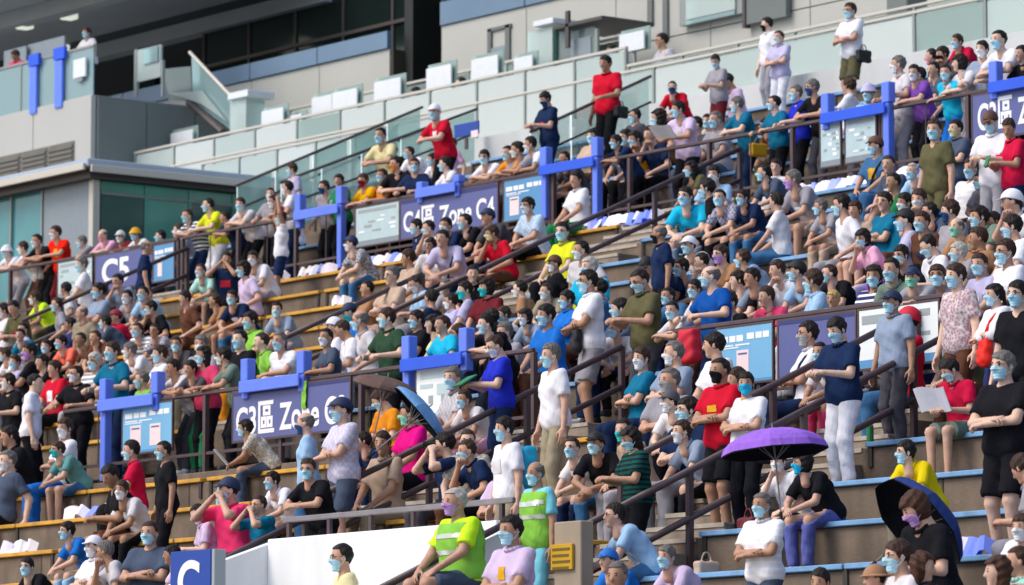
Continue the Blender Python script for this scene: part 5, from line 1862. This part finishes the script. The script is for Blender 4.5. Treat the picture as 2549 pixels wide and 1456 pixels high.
LANDMARKS = [('large Zone C3 sign', 735, 1010), ('two-card blue poster', 376, 1060), ('C5 sign', 300, 675), ('Zone C4 sign', 1125, 525), ('purple umbrella', 1925, 1100), ('navy umbrella', 2270, 1290), ('blue umbrella', 1040, 1030),
 ('white tunnel wall', 900, 1370), ('blue C sign', 480, 1415), ('yellow notice', 1400, 1385), ('narrow map poster', 2075, 350), ('upper C3 sign', 2490, 280), ('plain purple board', 2040, 860), ('large white poster', 2245, 830),
 ('glazed shelter', 400, 520), ('sloping glass stair', 880, 360), ('one-card blue poster', 1862, 870), ('green folder', 1185, 945), ('brown umbrella', 960, 965), ('upper blue poster', 1312, 505), ('C4 map poster', 945, 570), ('white back wall', 1950, 210),
 ('stacked leaflets', 1530, 565), ('orange shoulder bag', 2430, 880), ('empty yellow benches', 830, 730), ('steel tunnel railing', 1050, 1250), ('red rucksack', 1715, 860), ('long leaflet row', 2080, 465)]
POSEW = {'SA': 'standing', 'SX': 'standing with crossed arms', 'SR': 'standing reading', 'SW': 'standing', 'SL': 'leaning on the rail', 'SM': 'leaning on the rail', 'SN': 'holding the rail', 'SP': 'standing with hands at face', 'SU': 'standing with both arms raised', 'SH': 'standing with hand on hip',
 'T1': 'seated', 'T2': 'seated bending forward', 'T3': 'seated reading', 'T4': 'seated with crossed arms', 'T5': 'seated with hand at chin', 'T6': 'seated leaning back', 'T7': 'seated with hands at face', 'T8': 'seated with crossed legs', 'T9': 'seated with hand at ear', 'TA': 'seated turned sideways', 'TB': 'seated propped on one arm', 'SB': 'standing with hands behind back', 'SE': 'standing with hand at ear', 'SO': 'leaning one elbow on the rail'}
SEATS = ['T1', 'T2', 'T3', 'T4', 'T5', 'T6', 'T8', 'TA', 'TB']
STANDS = ['SA', 'SX', 'SR', 'SW', 'SH', 'SB']
LEANS = ['SL', 'SM', 'SN', 'SO']
used_labels = {}
PEOPLE = []
PLACED = []
def place(px, py, names, rows, yaw_off, hyaw, pref=None, floor=None, rows2=None):
    best = None
    combos = [(n_, rows) for n_ in names]
    if rows2: combos += [(n_, [j_]) for n_, j_ in rows2['alt']]; rows2 = set((n_, j_) for n_ in names for j_ in rows)
    for nm, rows in combos:
        V = variant_light(nm, hyaw)
        yaw = -math.pi / 2 + yaw_off
        Rz = rz(yaw)
        for j in rows:
            zb, vf = ztread(j), vfront(j)
            if floor: zb, vf = floor
            s = 1.0
            for _ in range(4):
                if floor: vl = vf
                elif nm[0] == 'T': vl = vf + 0.15
                elif nm in LEANS: vl = vf + 0.1 + 0.31 * s
                else: vl = vf + 0.55
                off = Rz @ V * s
                Pt = on_v(px, py, vl + off[1])
                s = (Pt[2] - zb) / V[2]
                s = min(max(s, 0.2), 4.0)
            c = abs(math.log(s / 1.03)) + (0.0 if pref is None or nm == pref else 0.05) + random.random() * 0.05
            if rows2 and (nm, j) not in rows2: c += 0.13
            uu = Pt[0] - (Rz @ V * s)[0]
            for (a_, b_, z_, hz_) in PLACED:
                if abs(a_ - uu) < 0.46 and abs(b_ - vl) < 0.48 and abs(z_ - zb) < 0.4: c += 0.24 * (1 - abs(a_ - uu) / 0.46)
            if best is None or c < best[0]:
                sc = min(max(s, 0.93), 1.19)
                off = Rz @ V * sc
                Pt = on_v(px, py, vl + off[1])
                best = (c, nm, j, sc, (Pt[0] - off[0], vl, zb), yaw, s)
    return best
_light = {}
def variant_light(nm, hyaw):
    """head position of a pose without building it"""
    if nm not in _light:
        D = pose_def(nm)
        P = np.array(D['pel'], float)
        R1 = rz(R(D['tw'])) @ rx(R(D['side'])) @ ry(R(D['l1']))
        R2 = R1 @ ry(R(D['l2']))
        N = P + R1 @ np.array([0, 0, 0.21]) + R2 @ np.array([0, 0, 0.29])
        _light[nm] = N + 0.5 * (R2 @ np.array([0.012, 0, 0.142])) + 0.5 * np.array([0.03, 0, 0.138])
    return _light[nm]
def clean(c, j=0.06):
    f = random.uniform(1 - j, 1 + j)
    return tuple(min(1, x * f) for x in c[:3]) + (1.0,)
BYKEY = {}
GEAR = {}
def rbox(G, F, c, half, r):
    X, Y, Z = G.all()
    q = [np.abs(A - c[i]) - (half[i] - r) for i, A in enumerate((X, Y, Z))]
    out = np.sqrt(sum(np.maximum(a, 0) ** 2 for a in q)) + np.minimum(np.maximum(np.maximum(q[0], q[1]), q[2]), 0) - r
    F[...] = smin(F, out, 0.015)
def gear_mesh(kind):
    if kind in GEAR: return GEAR[kind]
    m = MB()
    if kind == 'pack':
        G = Grid((-0.2, -0.22, -0.3), (0.2, 0.22, 0.3), 0.018); F = G.field()
        rbox(G, F, (0, 0, 0), (0.085, 0.145, 0.2), 0.06); rbox(G, F, (0.09, 0, -0.07), (0.04, 0.105, 0.09), 0.03)
        F += 0.006 * np.sin(40 * G.all()[2] + 25 * G.all()[1])
        V, Q = surface(G, F); GEAR[kind] = new_mesh('backpack', V, Q, ('gear',), True); return GEAR[kind]
    if kind == 'sling':
        G = Grid((-0.12, -0.2, -0.25), (0.12, 0.2, 0.25), 0.016); F = G.field()
        rbox(G, F, (0, 0.02, -0.02), (0.05, 0.10, 0.15), 0.035); rbox(G, F, (0.05, 0.02, -0.06), (0.02, 0.08, 0.07), 0.015)
        F += 0.005 * np.sin(50 * G.all()[2] + 30 * G.all()[1])
        V, Q = surface(G, F); GEAR[kind] = new_mesh('bag', V, Q, ('gear',), True); return GEAR[kind]
    if kind == 'bag':
        G = Grid((-0.12, -0.2, -0.2), (0.12, 0.2, 0.2), 0.015); F = G.field()
        rbox(G, F, (0, 0, -0.04), (0.055, 0.14, 0.10), 0.03)
        F += 0.004 * np.sin(45 * G.all()[2] + 30 * G.all()[1])
        hp_ = [(0, 0.065 * math.cos(t), 0.05 + 0.1 * math.sin(t)) for t in np.linspace(0, math.pi, 7)]
        for a, b in zip(hp_[:-1], hp_[1:]): cone(G, F, a, b, 0.011, 0.011)
        V, Q = surface(G, F); GEAR[kind] = new_mesh('bag', V, Q, ('gear',), True); return GEAR[kind]
    if kind == 'paper':
        n = 6
        for i in range(n + 1):
            y = -0.2 + 0.4 * i / n
            b = 0.02 * math.sin(math.pi * i / n * 2)
            for x in (0, 1): m.v.append((0.02 * x + b + 0.12 * x, y, 0.0 + 0.22 * x * 1.0 + 0.01 * math.sin(i)))
        for i in range(n): m.f.append((2 * i, 2 * i + 2, 2 * i + 3, 2 * i + 1))
        k = len(m.v)
        m.v += [(x - 0.006, y, z + 0.004) for x, y, z in m.v]
        m.f += [tuple(q + k for q in f[::-1]) for f in m.f]
        GEAR[kind] = new_mesh('newspaper', m.v, m.f, ('paper',)); return GEAR[kind]
    if kind == 'phone':
        m.box((-0.006, -0.036, -0.075), (0.006, 0.036, 0.075), 0.004); GEAR[kind] = m.mesh('phone', 'gear'); return GEAR[kind]
    if kind == 'binoc':
        for s in (-1, 1):
            m.tube((0, s * 0.033, 0), (0.13, s * 0.036, 0), 0.022, 10, 0.03)
        m.box((0.03, -0.02, -0.012), (0.08, 0.02, 0.014)); GEAR[kind] = m.mesh('binoculars', 'gear'); return GEAR[kind]
    if kind == 'folder':
        m.box((-0.01, -0.17, -0.11), (0.01, 0.17, 0.11), 0.004); GEAR[kind] = m.mesh('folder', 'gear'); return GEAR[kind]
    if kind == 'bottle':
        m.tube((0, 0, 0), (0, 0, 0.15), 0.032, 10); m.tube((0, 0, 0.15), (0, 0, 0.19), 0.032, 10, 0.014); m.tube((0, 0, 0.19), (0, 0, 0.215), 0.015, 10)
        GEAR[kind] = m.mesh('bottle', 'gear'); return GEAR[kind]
def strap_path(v, side, drop):
    """cross-body strap hugging the torso"""
    up, fw, lt = v['R2'][:, 2], v['R2'][:, 0], v['R2'][:, 1]
    N, P = v['N'], v['P']
    pts = []
    for t in np.linspace(0, 1, 14):
        a = 2 * math.pi * t
        c = (N * 0.42 + P * 0.58)
        pts.append(c + lt * side * (0.155 * math.cos(a)) + up * (0.245 * math.cos(a)) + fw * (0.145 * math.sin(a) + 0.005))
    m = MB()
    for a, b in zip(pts[:-1], pts[1:]): m.tube(a, b, 0.016, 6)
    return new_mesh('strap', m.v, m.f, ('gear',), True)
def add_person(px, py, pose, shirt, legs, head, mask, extras, floor=None):
    key = extras.get('id')
    yaw_off = R(extras['yaw']) if 'yaw' in extras else R(random.gauss(-4, 17))
    hy = extras.get('hy', random.choice([-26, -26, 0, 0, 26]))
    rows = [extras['row']] if 'row' in extras else None
    pref = None
    if pose == 'T': names = SEATS; rows = rows or [j for j in range(JLO, JHI + 1) if j not in (0, 9)]
    elif pose == 'S': names = STANDS; rows = rows or list(range(JLO, JHI + 1))
    elif pose in ('L0', 'L9'): names = LEANS; rows = [int(pose[1])]; yaw_off *= 0.6
    elif pose[0] == 'T': names = [pose]; rows = rows or [j for j in range(JLO, JHI + 1) if j not in (0, 9)]
    else: names = [pose]; rows = rows or list(range(JLO, JHI + 1))
    if floor: rows = [0]
    alt = None
    if not floor:
        if pose in ('L0', 'L9'): alt = [(n_, rows[0] + 1) for n_ in SEATS] + [(n_, rows[0] + 1) for n_ in STANDS]
    c, nm, j, s, loc, yaw, raw = place(px, py, names, rows, yaw_off, hy, pref, floor, dict(alt=alt) if alt else None)
    PLACED.append((loc[0], loc[1], loc[2], 0))
    v = variant(nm, hy)
    g = random.uniform(0.90, 1.02) * extras.get('fat', 1.0)
    body = link('person', v['body'], None, loc, (0, 0, yaw))
    body.scale = (s * g, s * g, s)
    body.color = clean(lin(random.choice(SKIN)), 0.08)
    # shirt
    pat = 'cloth'
    sh = shirt
    sleeve = 'tee'
    words_pat = ''
    if sh.endswith('+'): sleeve = 'long'; sh = sh[:-1]
    if sh[-1] not in '|!#~' and sleeve == 'tee' and 'vest' not in extras and 'logo' not in extras and extras.get('fat') is None and sh in ('white', 'offwhite', 'grey', 'bluegrey', 'lavender', 'slate', 'khaki', 'sky', 'indigo') and random.random() < 0.2: sh += random.choice('|#~~')
    if sh[-1] in '|!#~':
        pat = {'|': 'cloth_stripe', '!': 'cloth_dark_stripe', '#': 'cloth_check', '~': 'cloth_print'}[sh[-1]]
        words_pat = {'|': 'striped ', '!': 'dark striped ', '#': 'checked ', '~': 'patterned '}[sh[-1]]
        sh = sh[:-1]
    link('shirt', garment(v, sleeve), body, color=clean(lin(PAL[sh][0])), mat=pat)
    logo = extras.get('logo')
    if logo is None and sleeve == 'tee' and pat == 'cloth' and random.random() < 0.2: logo = random.choice(['white', 'offwhite', 'dkgrey', 'navy', 'red', 'gold'])
    if logo and logo != sh:
        pm = chest_patch(v, random.choice([0.09, 0.13, 0.18]), random.choice([0.07, 0.1, 0.14]), random.choice([0.02, 0.05]))
        if pm: link('emblem', pm, body, color=lin(PAL[logo][0]))
    if random.random() < 0.45 and 'vest' not in extras:
        o = link('collar', COLLAR, body, color=clean(lin(PAL[sh][0]), 0.25))
        Mc = Matrix.Identity(4)
        for a in range(3):
            for b in range(3): Mc[a][b] = float(v['R2'][a][b])
            Mc[a][3] = float((v['N'] + v['R2'] @ np.array([0.006, 0, 0.004]))[a])
        o.matrix_local = Mc
    lg = legs
    short = lg.endswith('-')
    if short: lg = lg[:-1]
    link('shorts' if short else 'trousers', garment(v, 'shorts' if short else 'pants'), body, color=clean(lin(PAL[lg][0])), mat='cloth')
    for a, (kn, an) in enumerate(v['legs']):
        o = link('shoe', SHOE, body, tuple(an), color=clean(lin(random.choice(['#1b1b1e', '#2a2a30', '#d8d8dc', '#6a5a4c', '#3a4660']))))
    # head
    M = Matrix.Identity(4)
    for a in range(3):
        for b in range(3): M[a][b] = float(v['Rh'][a][b]) * HS
        M[a][3] = float(v['Hc'][a])
    def hp(nm_, part, **kw):
        o = link(nm_, HEADPART[part], body, **kw); o.matrix_local = M; return o
    hat = None
    hc = head
    if ':' in head:
        kind, colr = head.split(':')
        hat = (kind, colr)
        hp('cap' if kind == 'cap' else 'hat', kind, color=clean(lin(PAL[colr][0])))
        hp('hair', 'thin', color=clean(lin(HAIR['k'])))
    elif head == 'x':
        hp('hair', 'thin', color=clean(lin(HAIR['g'])))
    elif head[0] == 'L': hp('hair', random.choice(['long', 'bob']), color=clean(lin(HAIR[head[1:] or 'k'])))
    elif head[0] == 'P': hp('hair', 'tail', color=clean(lin(HAIR[head[1:] or 'k'])))
    else: hp('hair', random.choice(['hair', 'crop', 'part', 'spike', 'part', 'crop', 'fringe']), color=clean(lin(HAIR[head])))
    hp('eyes', 'eyes')['kind'] = 'stuff'
    if mask != 'n': hp('mask', 'mask', color=clean(lin(MASK[mask][0]), 0.05))
    if random.random() < 0.22: hp('glasses', 'glasses')
    if 'vest' in extras:
        o = link('vest', garment(v, 'vest'), body, color=lin(PAL[extras['vest']][0]))
        for bm_ in vest_bands(v): link('reflective_band', bm_, body)
    # worn bags
    W = Matrix.LocRotScale(Vector(loc), Matrix.Rotation(yaw, 3, 'Z'), Vector((s * g, s * g, s)))
    if 'strap' in extras:
        link('strap', strap_path(v, 1, 0), body, color=lin(PAL[extras['strap']][0]))
    if 'pack' in extras:
        fw = v['R2'][:, 0]
        o = link('backpack', gear_mesh('pack'), body, tuple(v['mid'] + v['R2'] @ np.array([-0.20, 0, 0.06])), color=lin(PAL[extras['pack']][0]))
        o.rotation_euler = (0, 0, math.pi)
    held = []
    Wt = lambda p: W @ Vector(tuple(p))
    hm = (v['hands'][0][0] + v['hands'][1][0]) / 2
    if 'paper' in extras:
        p = Wt(hm + np.array([0.06, 0, -0.02]))
        held.append(('newspaper', 'paper', p, (0, random.uniform(-0.2, 0.3), yaw), extras['paper'], 'folded newspaper', 'newspaper'))
    if 'phone' in extras:
        p = Wt(hm + np.array([0.09, 0, 0.03])); held.append(('phone', 'phone', p, (0, -0.4, yaw), extras['phone'], 'mobile phone', 'phone'))
    if 'binoc' in extras:
        p = Wt(v['Hc'] + v['Rh'] @ np.array([0.10, 0, 0.012])); held.append(('binoculars', 'binoc', p, (0, 0, yaw + R(hy)), 'black', 'binoculars', 'binoculars'))
    if 'folder' in extras:
        p = Wt(hm + np.array([0.08, 0, 0.04])); held.append(('folder', 'folder', p, (0, -1.0, yaw), extras['folder'], 'folder', 'folder'))
    if 'bag' in extras:
        p = Wt(v['P'] + np.array([0.02, 0.27, -0.04])); held.append(('shoulder_bag', 'bag', p, (0, 0, yaw + 1.57), extras['bag'], 'shoulder bag', 'bag'))
    if 'front' in extras:
        p = Wt(v['mid'] + v['R2'] @ np.array([0.19, 0.05, -0.16])); held.append(('shoulder_bag', 'sling', p, (0, 0, yaw), extras['front'], 'bag worn in front', 'bag'))
    # words
    m1 = 'person in ' + PAL[sh][1] + ' ' + words_pat + ('long sleeved top' if sleeve == 'long' else 'top')
    look = ''
    if hat: look = PAL[hat[1]][1] + ' ' + ('cap' if hat[0] == 'cap' else 'hat')
    elif head[0] in 'LP': look = ('ponytail' if head[0] == 'P' else 'long hair')
    elif head == 'x': look = 'thinning hair'
    elif head in ('g', 'G'): look = 'grey hair'
    legw = PAL[lg][1] + (' shorts' if short else ' trousers')
    mk = MASK[mask][1] + ' mask' if mask != 'n' else 'no mask'
    d = sorted((math.hypot(px - a, py - b), n) for n, a, b in LANDMARKS)
    PEOPLE.append(dict(o=body, top=m1, look=look, mask=mk, pose=POSEW[nm], near=d[0][1], near2=d[1][1], legs=legw, held=held, px=px, py=py, err=raw, row=j, nm=nm, W=W, v=v, key=key))
    for a in held:
        pass
    if key: BYKEY[key] = PEOPLE[-1]
    return PEOPLE[-1]
for line in CROWD.strip().splitlines():
    t = line.split()
    if not t or t[0].startswith('#'): continue
    ex = {}
    for e in t[8:]:
        if '=' in e:
            k, val = e.split('=')
            ex[k] = float(val) if k in ('yaw', 'fat') else (int(val) if k in ('row', 'hy') else val)
    if t[0] == 'D': px, py = float(t[1]), float(t[2])
    else: px, py = tile(t[0], float(t[1]), float(t[2]))
    fl = None
    if 'floor' in ex:
        z_, v_ = ex['floor'].split(','); fl = (float(z_), float(v_))
    add_person(px, py, t[3], t[4], t[5], t[6], t[7], ex, fl)
# labels: add detail until each one stands alone
def cut(s): return ' '.join(s.split()[:16])
forms = [lambda q: '%s, %s, %s by the %s' % (q['top'], q['mask'], q['pose'], q['near']),
         lambda q: '%s, %s, %s by the %s' % (q['top'], q['look'] or q['legs'], q['pose'], q['near']),
         lambda q: '%s, %s, %s, by the %s' % (q['top'], q['look'] or q['mask'], q['legs'], q['near']),
         lambda q: '%s, %s, %s, near %s' % (q['top'], q['mask'], q['legs'], q['near'])]
def nwords(s): return len(s.replace(',', '').split())
pend = list(PEOPLE)
taken = {}
for q in PEOPLE:
    q['cands'] = [f(q) for f in forms if nwords(f(q)) <= 16] or [cut(forms[0](q))]
from collections import Counter
cnt = Counter(c for q in PEOPLE for c in set(q['cands']))
for q in PEOPLE:
    c = [x for x in q['cands'] if cnt[x] == 1]
    q['label'] = c[0] if c else q['cands'][0]
for q in PEOPLE:
    tag(q['o'], q['label'], 'person', 'spectators in the grandstand')
    for (nm, kind, p, rot, colr, word, cat) in q['held']:
        o = link(nm, gear_mesh(kind), None, p, rot, color=clean(lin(PAL[colr][0])))
        tag(o, cut('%s %s held by the %s' % (PAL[colr][1], word, q['top'].replace('person in ', 'person in ') + ' by the ' + q['near'])), cat)

# ------------------------------------------------------------------ umbrellas
def umbrella(px, py, who, colr, r, depth, tilt, label, inner='black', v=None, hand=None):
    """px,py: crown of the canopy in the picture; tilt = (direction in degrees, amount in degrees)"""
    C = on_v(px, py, v)
    root = empty('umbrella', tuple(C))
    axis = Vector((0, 0, 1))
    Rm = Matrix.Rotation(R(tilt[0]), 3, 'Z') @ Matrix.Rotation(R(tilt[1]), 3, 'Y') @ Matrix.Rotation(R(-tilt[0]), 3, 'Z')
    nrib, nr = 8, 6
    for nm, off, mat_c in (('canopy', 0.0, colr), ('lining', -0.012, inner)):
        m = MB()
        m.v.append(tuple(Rm @ Vector((0, 0, off))))
        seg = nrib * 4
        for i in range(1, nr + 1):
            t = i / nr
            for k in range(seg):
                a = 2 * math.pi * k / seg
                f = abs(((k % 4) / 4) - 0.0)
                sag = math.sin(math.pi * (k % 4) / 4)
                rad = r * math.sin(t * math.pi / 2 * 0.93) / math.sin(math.pi / 2 * 0.93) * (1 - 0.05 * sag * t)
                z = -depth * (t ** 1.9) - 0.02 * sag * t * (1 - t) + off
                m.v.append(tuple(Rm @ Vector((rad * math.cos(a), rad * math.sin(a), z))))
        for k in range(seg): m.f.append((0, 1 + k, 1 + (k + 1) % seg))
        for i in range(nr - 1):
            for k in range(seg):
                a, b = 1 + i * seg, 1 + (i + 1) * seg
                m.f.append((a + k, b + k, b + (k + 1) % seg, a + (k + 1) % seg))
        if nm == 'lining': m.f = [f_[::-1] for f_ in m.f]
        me = new_mesh(nm, m.v, m.f, ('cloth',))
        link(nm, me, root, color=lin(PAL.get(mat_c, (mat_c,))[0]))
    m = MB(); m.tube(Rm @ Vector((0, 0, 0.05)), Rm @ Vector((0, 0, -0.78)), 0.008, 8)
    link('shaft', m.mesh('shaft', 'steel'), root)
    m = MB(); m.tube(Rm @ Vector((0, 0, -0.78)), Rm @ Vector((0, 0, -0.9)), 0.016, 8)
    link('handle', m.mesh('handle', 'rubber'), root)
    for k in range(nrib):
        a = 2 * math.pi * k / nrib
        m = MB()
        m.tube(Rm @ Vector((0, 0, -0.3)), Rm @ Vector((r * 0.5 * math.cos(a), r * 0.5 * math.sin(a), -depth * 0.27 - 0.014)), 0.004, 5)
        link('rib', m.mesh('rib', 'steel'), root)
    tag(root, label, 'umbrella')
    return root
umbrella(1922, 1066, None, '#9a6ad6', 0.50, 0.22, (200, 6), 'purple umbrella with a black lining held over two seated people', v=26.6)
umbrella(2330, 1265, None, '#2c3f78', 0.50, 0.24, (78, 52), 'navy umbrella tilted over the person with a violet mask', v=26.3)
umbrella(1068, 1012, None, '#6f9fd0', 0.42, 0.15, (55, 50), 'light blue umbrella tilted over the person in a magenta top', v=29.1)
umbrella(965, 938, None, '#6b5650', 0.40, 0.13, (20, 16), 'dull brown umbrella held over the person in an orange top', inner='#4a3a36', v=30.3)

# ------------------------------------------------------------------ leaflets and bags left on the benches
LEAF = []
for k in range(3):
    m = MB()
    w, d = (0.30, 0.21, 0.26)[k], (0.20, 0.15, 0.24)[k]
    n = 5
    for i in range(n + 1):
        t = i / n
        x = -w / 2 + w * t
        z = [0.07 * math.sin(math.pi * t), 0.11 * (1 - abs(2 * t - 1)), 0.05 * t + 0.02 * math.sin(6 * t)][k]
        m.v += [(x, -d / 2, z), (x, d / 2, z + 0.05)]
    for i in range(n): m.f.append((2 * i, 2 * i + 2, 2 * i + 3, 2 * i + 1))
    kk = len(m.v)
    m.v += [(x, y, z - 0.005) for x, y, z in m.v]
    m.f += [tuple(q + kk for q in f[::-1]) for f in list(m.f)]
    LEAF.append(new_mesh('leaflet', m.v, m.f, ('paper',)))
LC = ['#fbf9ff', '#f4f0ff', '#e0deff', '#a9b6ff', '#fdf0f6', '#8398f5', '#f8f8ff', '#fbf9ff']
def leaf_run(x0, y0, x1, y1, row, label, n, group):
    for i in range(n):
        t = (i + 0.5) / n
        px, py = x0 + (x1 - x0) * t, y0 + (y1 - y0) * t
        P = on_v(px, py, vfront(row) + 0.14)
        o = link('leaflet', LEAF[random.randrange(3)], None, (P[0], vfront(row) + 0.12 + random.uniform(-0.03, 0.05), ztread(row) + 0.085), (random.uniform(0.5, 1.1), random.uniform(-0.15, 0.15), random.uniform(-0.1, 0.7)), color=lin(random.choice(LC)))
        tag(o, label, 'leaflet', group)
def row_at(px, py, h=0.1):
    best = None
    for j in range(JLO, JHI + 1):
        z = on_v(px, py, vfront(j) + 0.1)[2] - ztread(j)
        if best is None or abs(z - h) < best[0]: best = (abs(z - h), j)
    return best[1]
for (x0, y0, x1, y1, n, lb) in ((1425, 585, 1645, 548, 17, 'stacked leaflets on the yellow bench below the upper railing'), (752, 690, 832, 676, 5, 'white leaflet on the bench behind the person with raised arms'), (922, 662, 1002, 650, 6, 'white leaflet on the bench below the C4 map poster'),
        (838, 772, 868, 766, 2, 'white leaflet by the feet of the person in jeans'), (1996, 476, 2156, 450, 13, 'long row of leaflets on the blue bench below the map posters'), (18, 1362, 92, 1352, 4, 'white and blue leaflet on the lowest yellow bench'), (185, 1282, 240, 1272, 3, 'blue leaflet beside the person in sea green'),
        (2392, 1322, 2462, 1312, 3, 'blue plastic wrapper on the pale blue bench'), (1205, 625, 1262, 612, 4, 'white leaflet behind the person in red'), (2240, 445, 2300, 435, 4, 'pale leaflet on the bench below the purple top'), (690, 700, 716, 694, 2, 'white leaflet at the end of the upper yellow bench')):
    leaf_run(x0, y0, x1, y1, row_at((x0 + x1) / 2, (y0 + y1) / 2), lb, n, lb)
# ------------------------------------------------------------------ bags and odds and ends
def stray(px, py, kind, nm, colr, label, cat, h=0.2, scale=1.0, row=None, rot=None):
    j = row_at(px, py, h) if row is None else row
    P = on_v(px, py, vfront(j) + 0.2)
    o = link(nm, gear_mesh(kind), None, (P[0], vfront(j) + 0.2, ztread(j) + h), rot or (0, 0, random.uniform(0, 3)), color=lin(PAL[colr][0]))
    o.scale = (scale,) * 3
    tag(o, label, cat)
P = on_v(1715, 862, vfront(0) - 0.1)
o = link('backpack', gear_mesh('pack'), None, tuple(P), (0, 0, 1.6), color=lin(PAL['red'][0]))
tag(o, 'red rucksack hanging on the middle railing by the light blue poster', 'backpack')
P = on_v(1715, 832, vfront(0) + 0.02)
m = MB(); m.tube((P[0], P[1] - 0.1, P[2] - 0.02), (P[0], P[1] + 0.06, P[2] + 0.08), 0.012, 6)
l_ = link('strap', m.mesh('strap', 'rubber'), None); l_.parent = o; l_.matrix_parent_inverse = Matrix.LocRotScale(o.location, o.rotation_euler, o.scale).inverted()
P = on_v(757, 975, vfront(0) + 0.02)
m = MB()
for i in range(7):
    z = 0.14 - i * 0.06
    m.v += [(-0.05 + 0.006 * math.sin(i * 1.7), -0.02 + 0.006 * math.cos(i * 2), z), (0.05 + 0.006 * math.sin(i), -0.02 + 0.008 * math.sin(i * 2.2), z)]
for i in range(6): m.f.append((2 * i, 2 * i + 2, 2 * i + 3, 2 * i + 1))
kk = len(m.v); m.v += [(x, y + 0.012, z) for x, y, z in m.v]; m.f += [tuple(q + kk for q in f_[::-1]) for f_ in list(m.f)]
o = link('towel', new_mesh('towel', m.v, m.f, ('cloth',)), None, (P[0], vfront(0) + 0.03, P[2]), color=lin(PAL['lime'][0]))
tag(o, 'lime green towel hanging over the Zone C3 sign', 'towel')
stray(1862, 1348, 'bag', 'handbag', 'maroon', 'dark red bag on the step below the purple umbrella', 'bag', 0.12)
stray(1758, 1392, 'bag', 'handbag', 'beige', 'beige bag on the stair beside the purple umbrella', 'bag', 0.12)
stray(1972, 525, 'pack', 'rucksack', 'royal', 'royal blue rucksack on the bench by the long leaflet row', 'rucksack', 0.19)
stray(320, 1318, 'bag', 'tote_bag', 'offwhite', 'off white tote bag on the bench by the person in black', 'bag', 0.13, 1.2)
stray(2230, 985, 'bag', 'handbag', 'khaki', 'khaki bag on the terrace by the person in dark grey trousers', 'bag', 0.13)
stray(1180, 1085, 'pack', 'rucksack', 'khaki', 'khaki rucksack beside the blue umbrella', 'rucksack', 0.19)
stray(2428, 680, 'bag', 'carrier_bag', 'white', 'white carrier bag behind the person in mauve', 'bag', 0.3, 1.3)
stray(985, 1120, 'bag', 'handbag', 'khaki', 'khaki handbag by the person in a magenta top', 'bag', 0.13)
stray(1305, 470, 'bottle', 'water_bottle', 'sky', 'clear blue water bottle on the bench by the Zone C4 sign', 'bottle', 0.06, 1.2)
stray(545, 1245, 'bottle', 'water_bottle', 'aqua', 'aqua water bottle on the yellow bench above the C sign', 'bottle', 0.06, 1.2)
stray(2165, 1090, 'bottle', 'water_bottle', 'green', 'green bottle on the step beside the white trousers', 'bottle', 0.06, 1.2)
# scraps of paper and tickets on the steps
m = MB()
for k in range(420):
    j = random.randint(JLO + 2, 8)
    u_ = random.uniform(-75, -27)
    if not low_visible(u_, u_ + 0.1, j): continue
    y_, z_ = vfront(j) + random.uniform(0.35, 0.95), ztread(j) + 0.008
    if j < -4 and VOM[0] - 0.1 < u_ < VOM[1] + 0.1: continue
    a_, w_ = random.uniform(0, 3), random.uniform(0.04, 0.10)
    k0 = len(m.v)
    for q in range(4):
        t = a_ + q * math.pi / 2
        m.v.append((u_ + w_ * math.cos(t), y_ + w_ * 0.7 * math.sin(t), z_ + random.uniform(0, 0.05)))
    m.f.append((k0, k0 + 1, k0 + 2, k0 + 3))
o = link('litter', new_mesh('litter', m.v, m.f, ('paper',)), None, color=lin('#e6e2da'))
tag(o, 'scattered paper scraps and tickets on the concrete steps', 'litter', kind='stuff')
for o in bpy.data.objects:
    if '_box' in o: del o['_box']
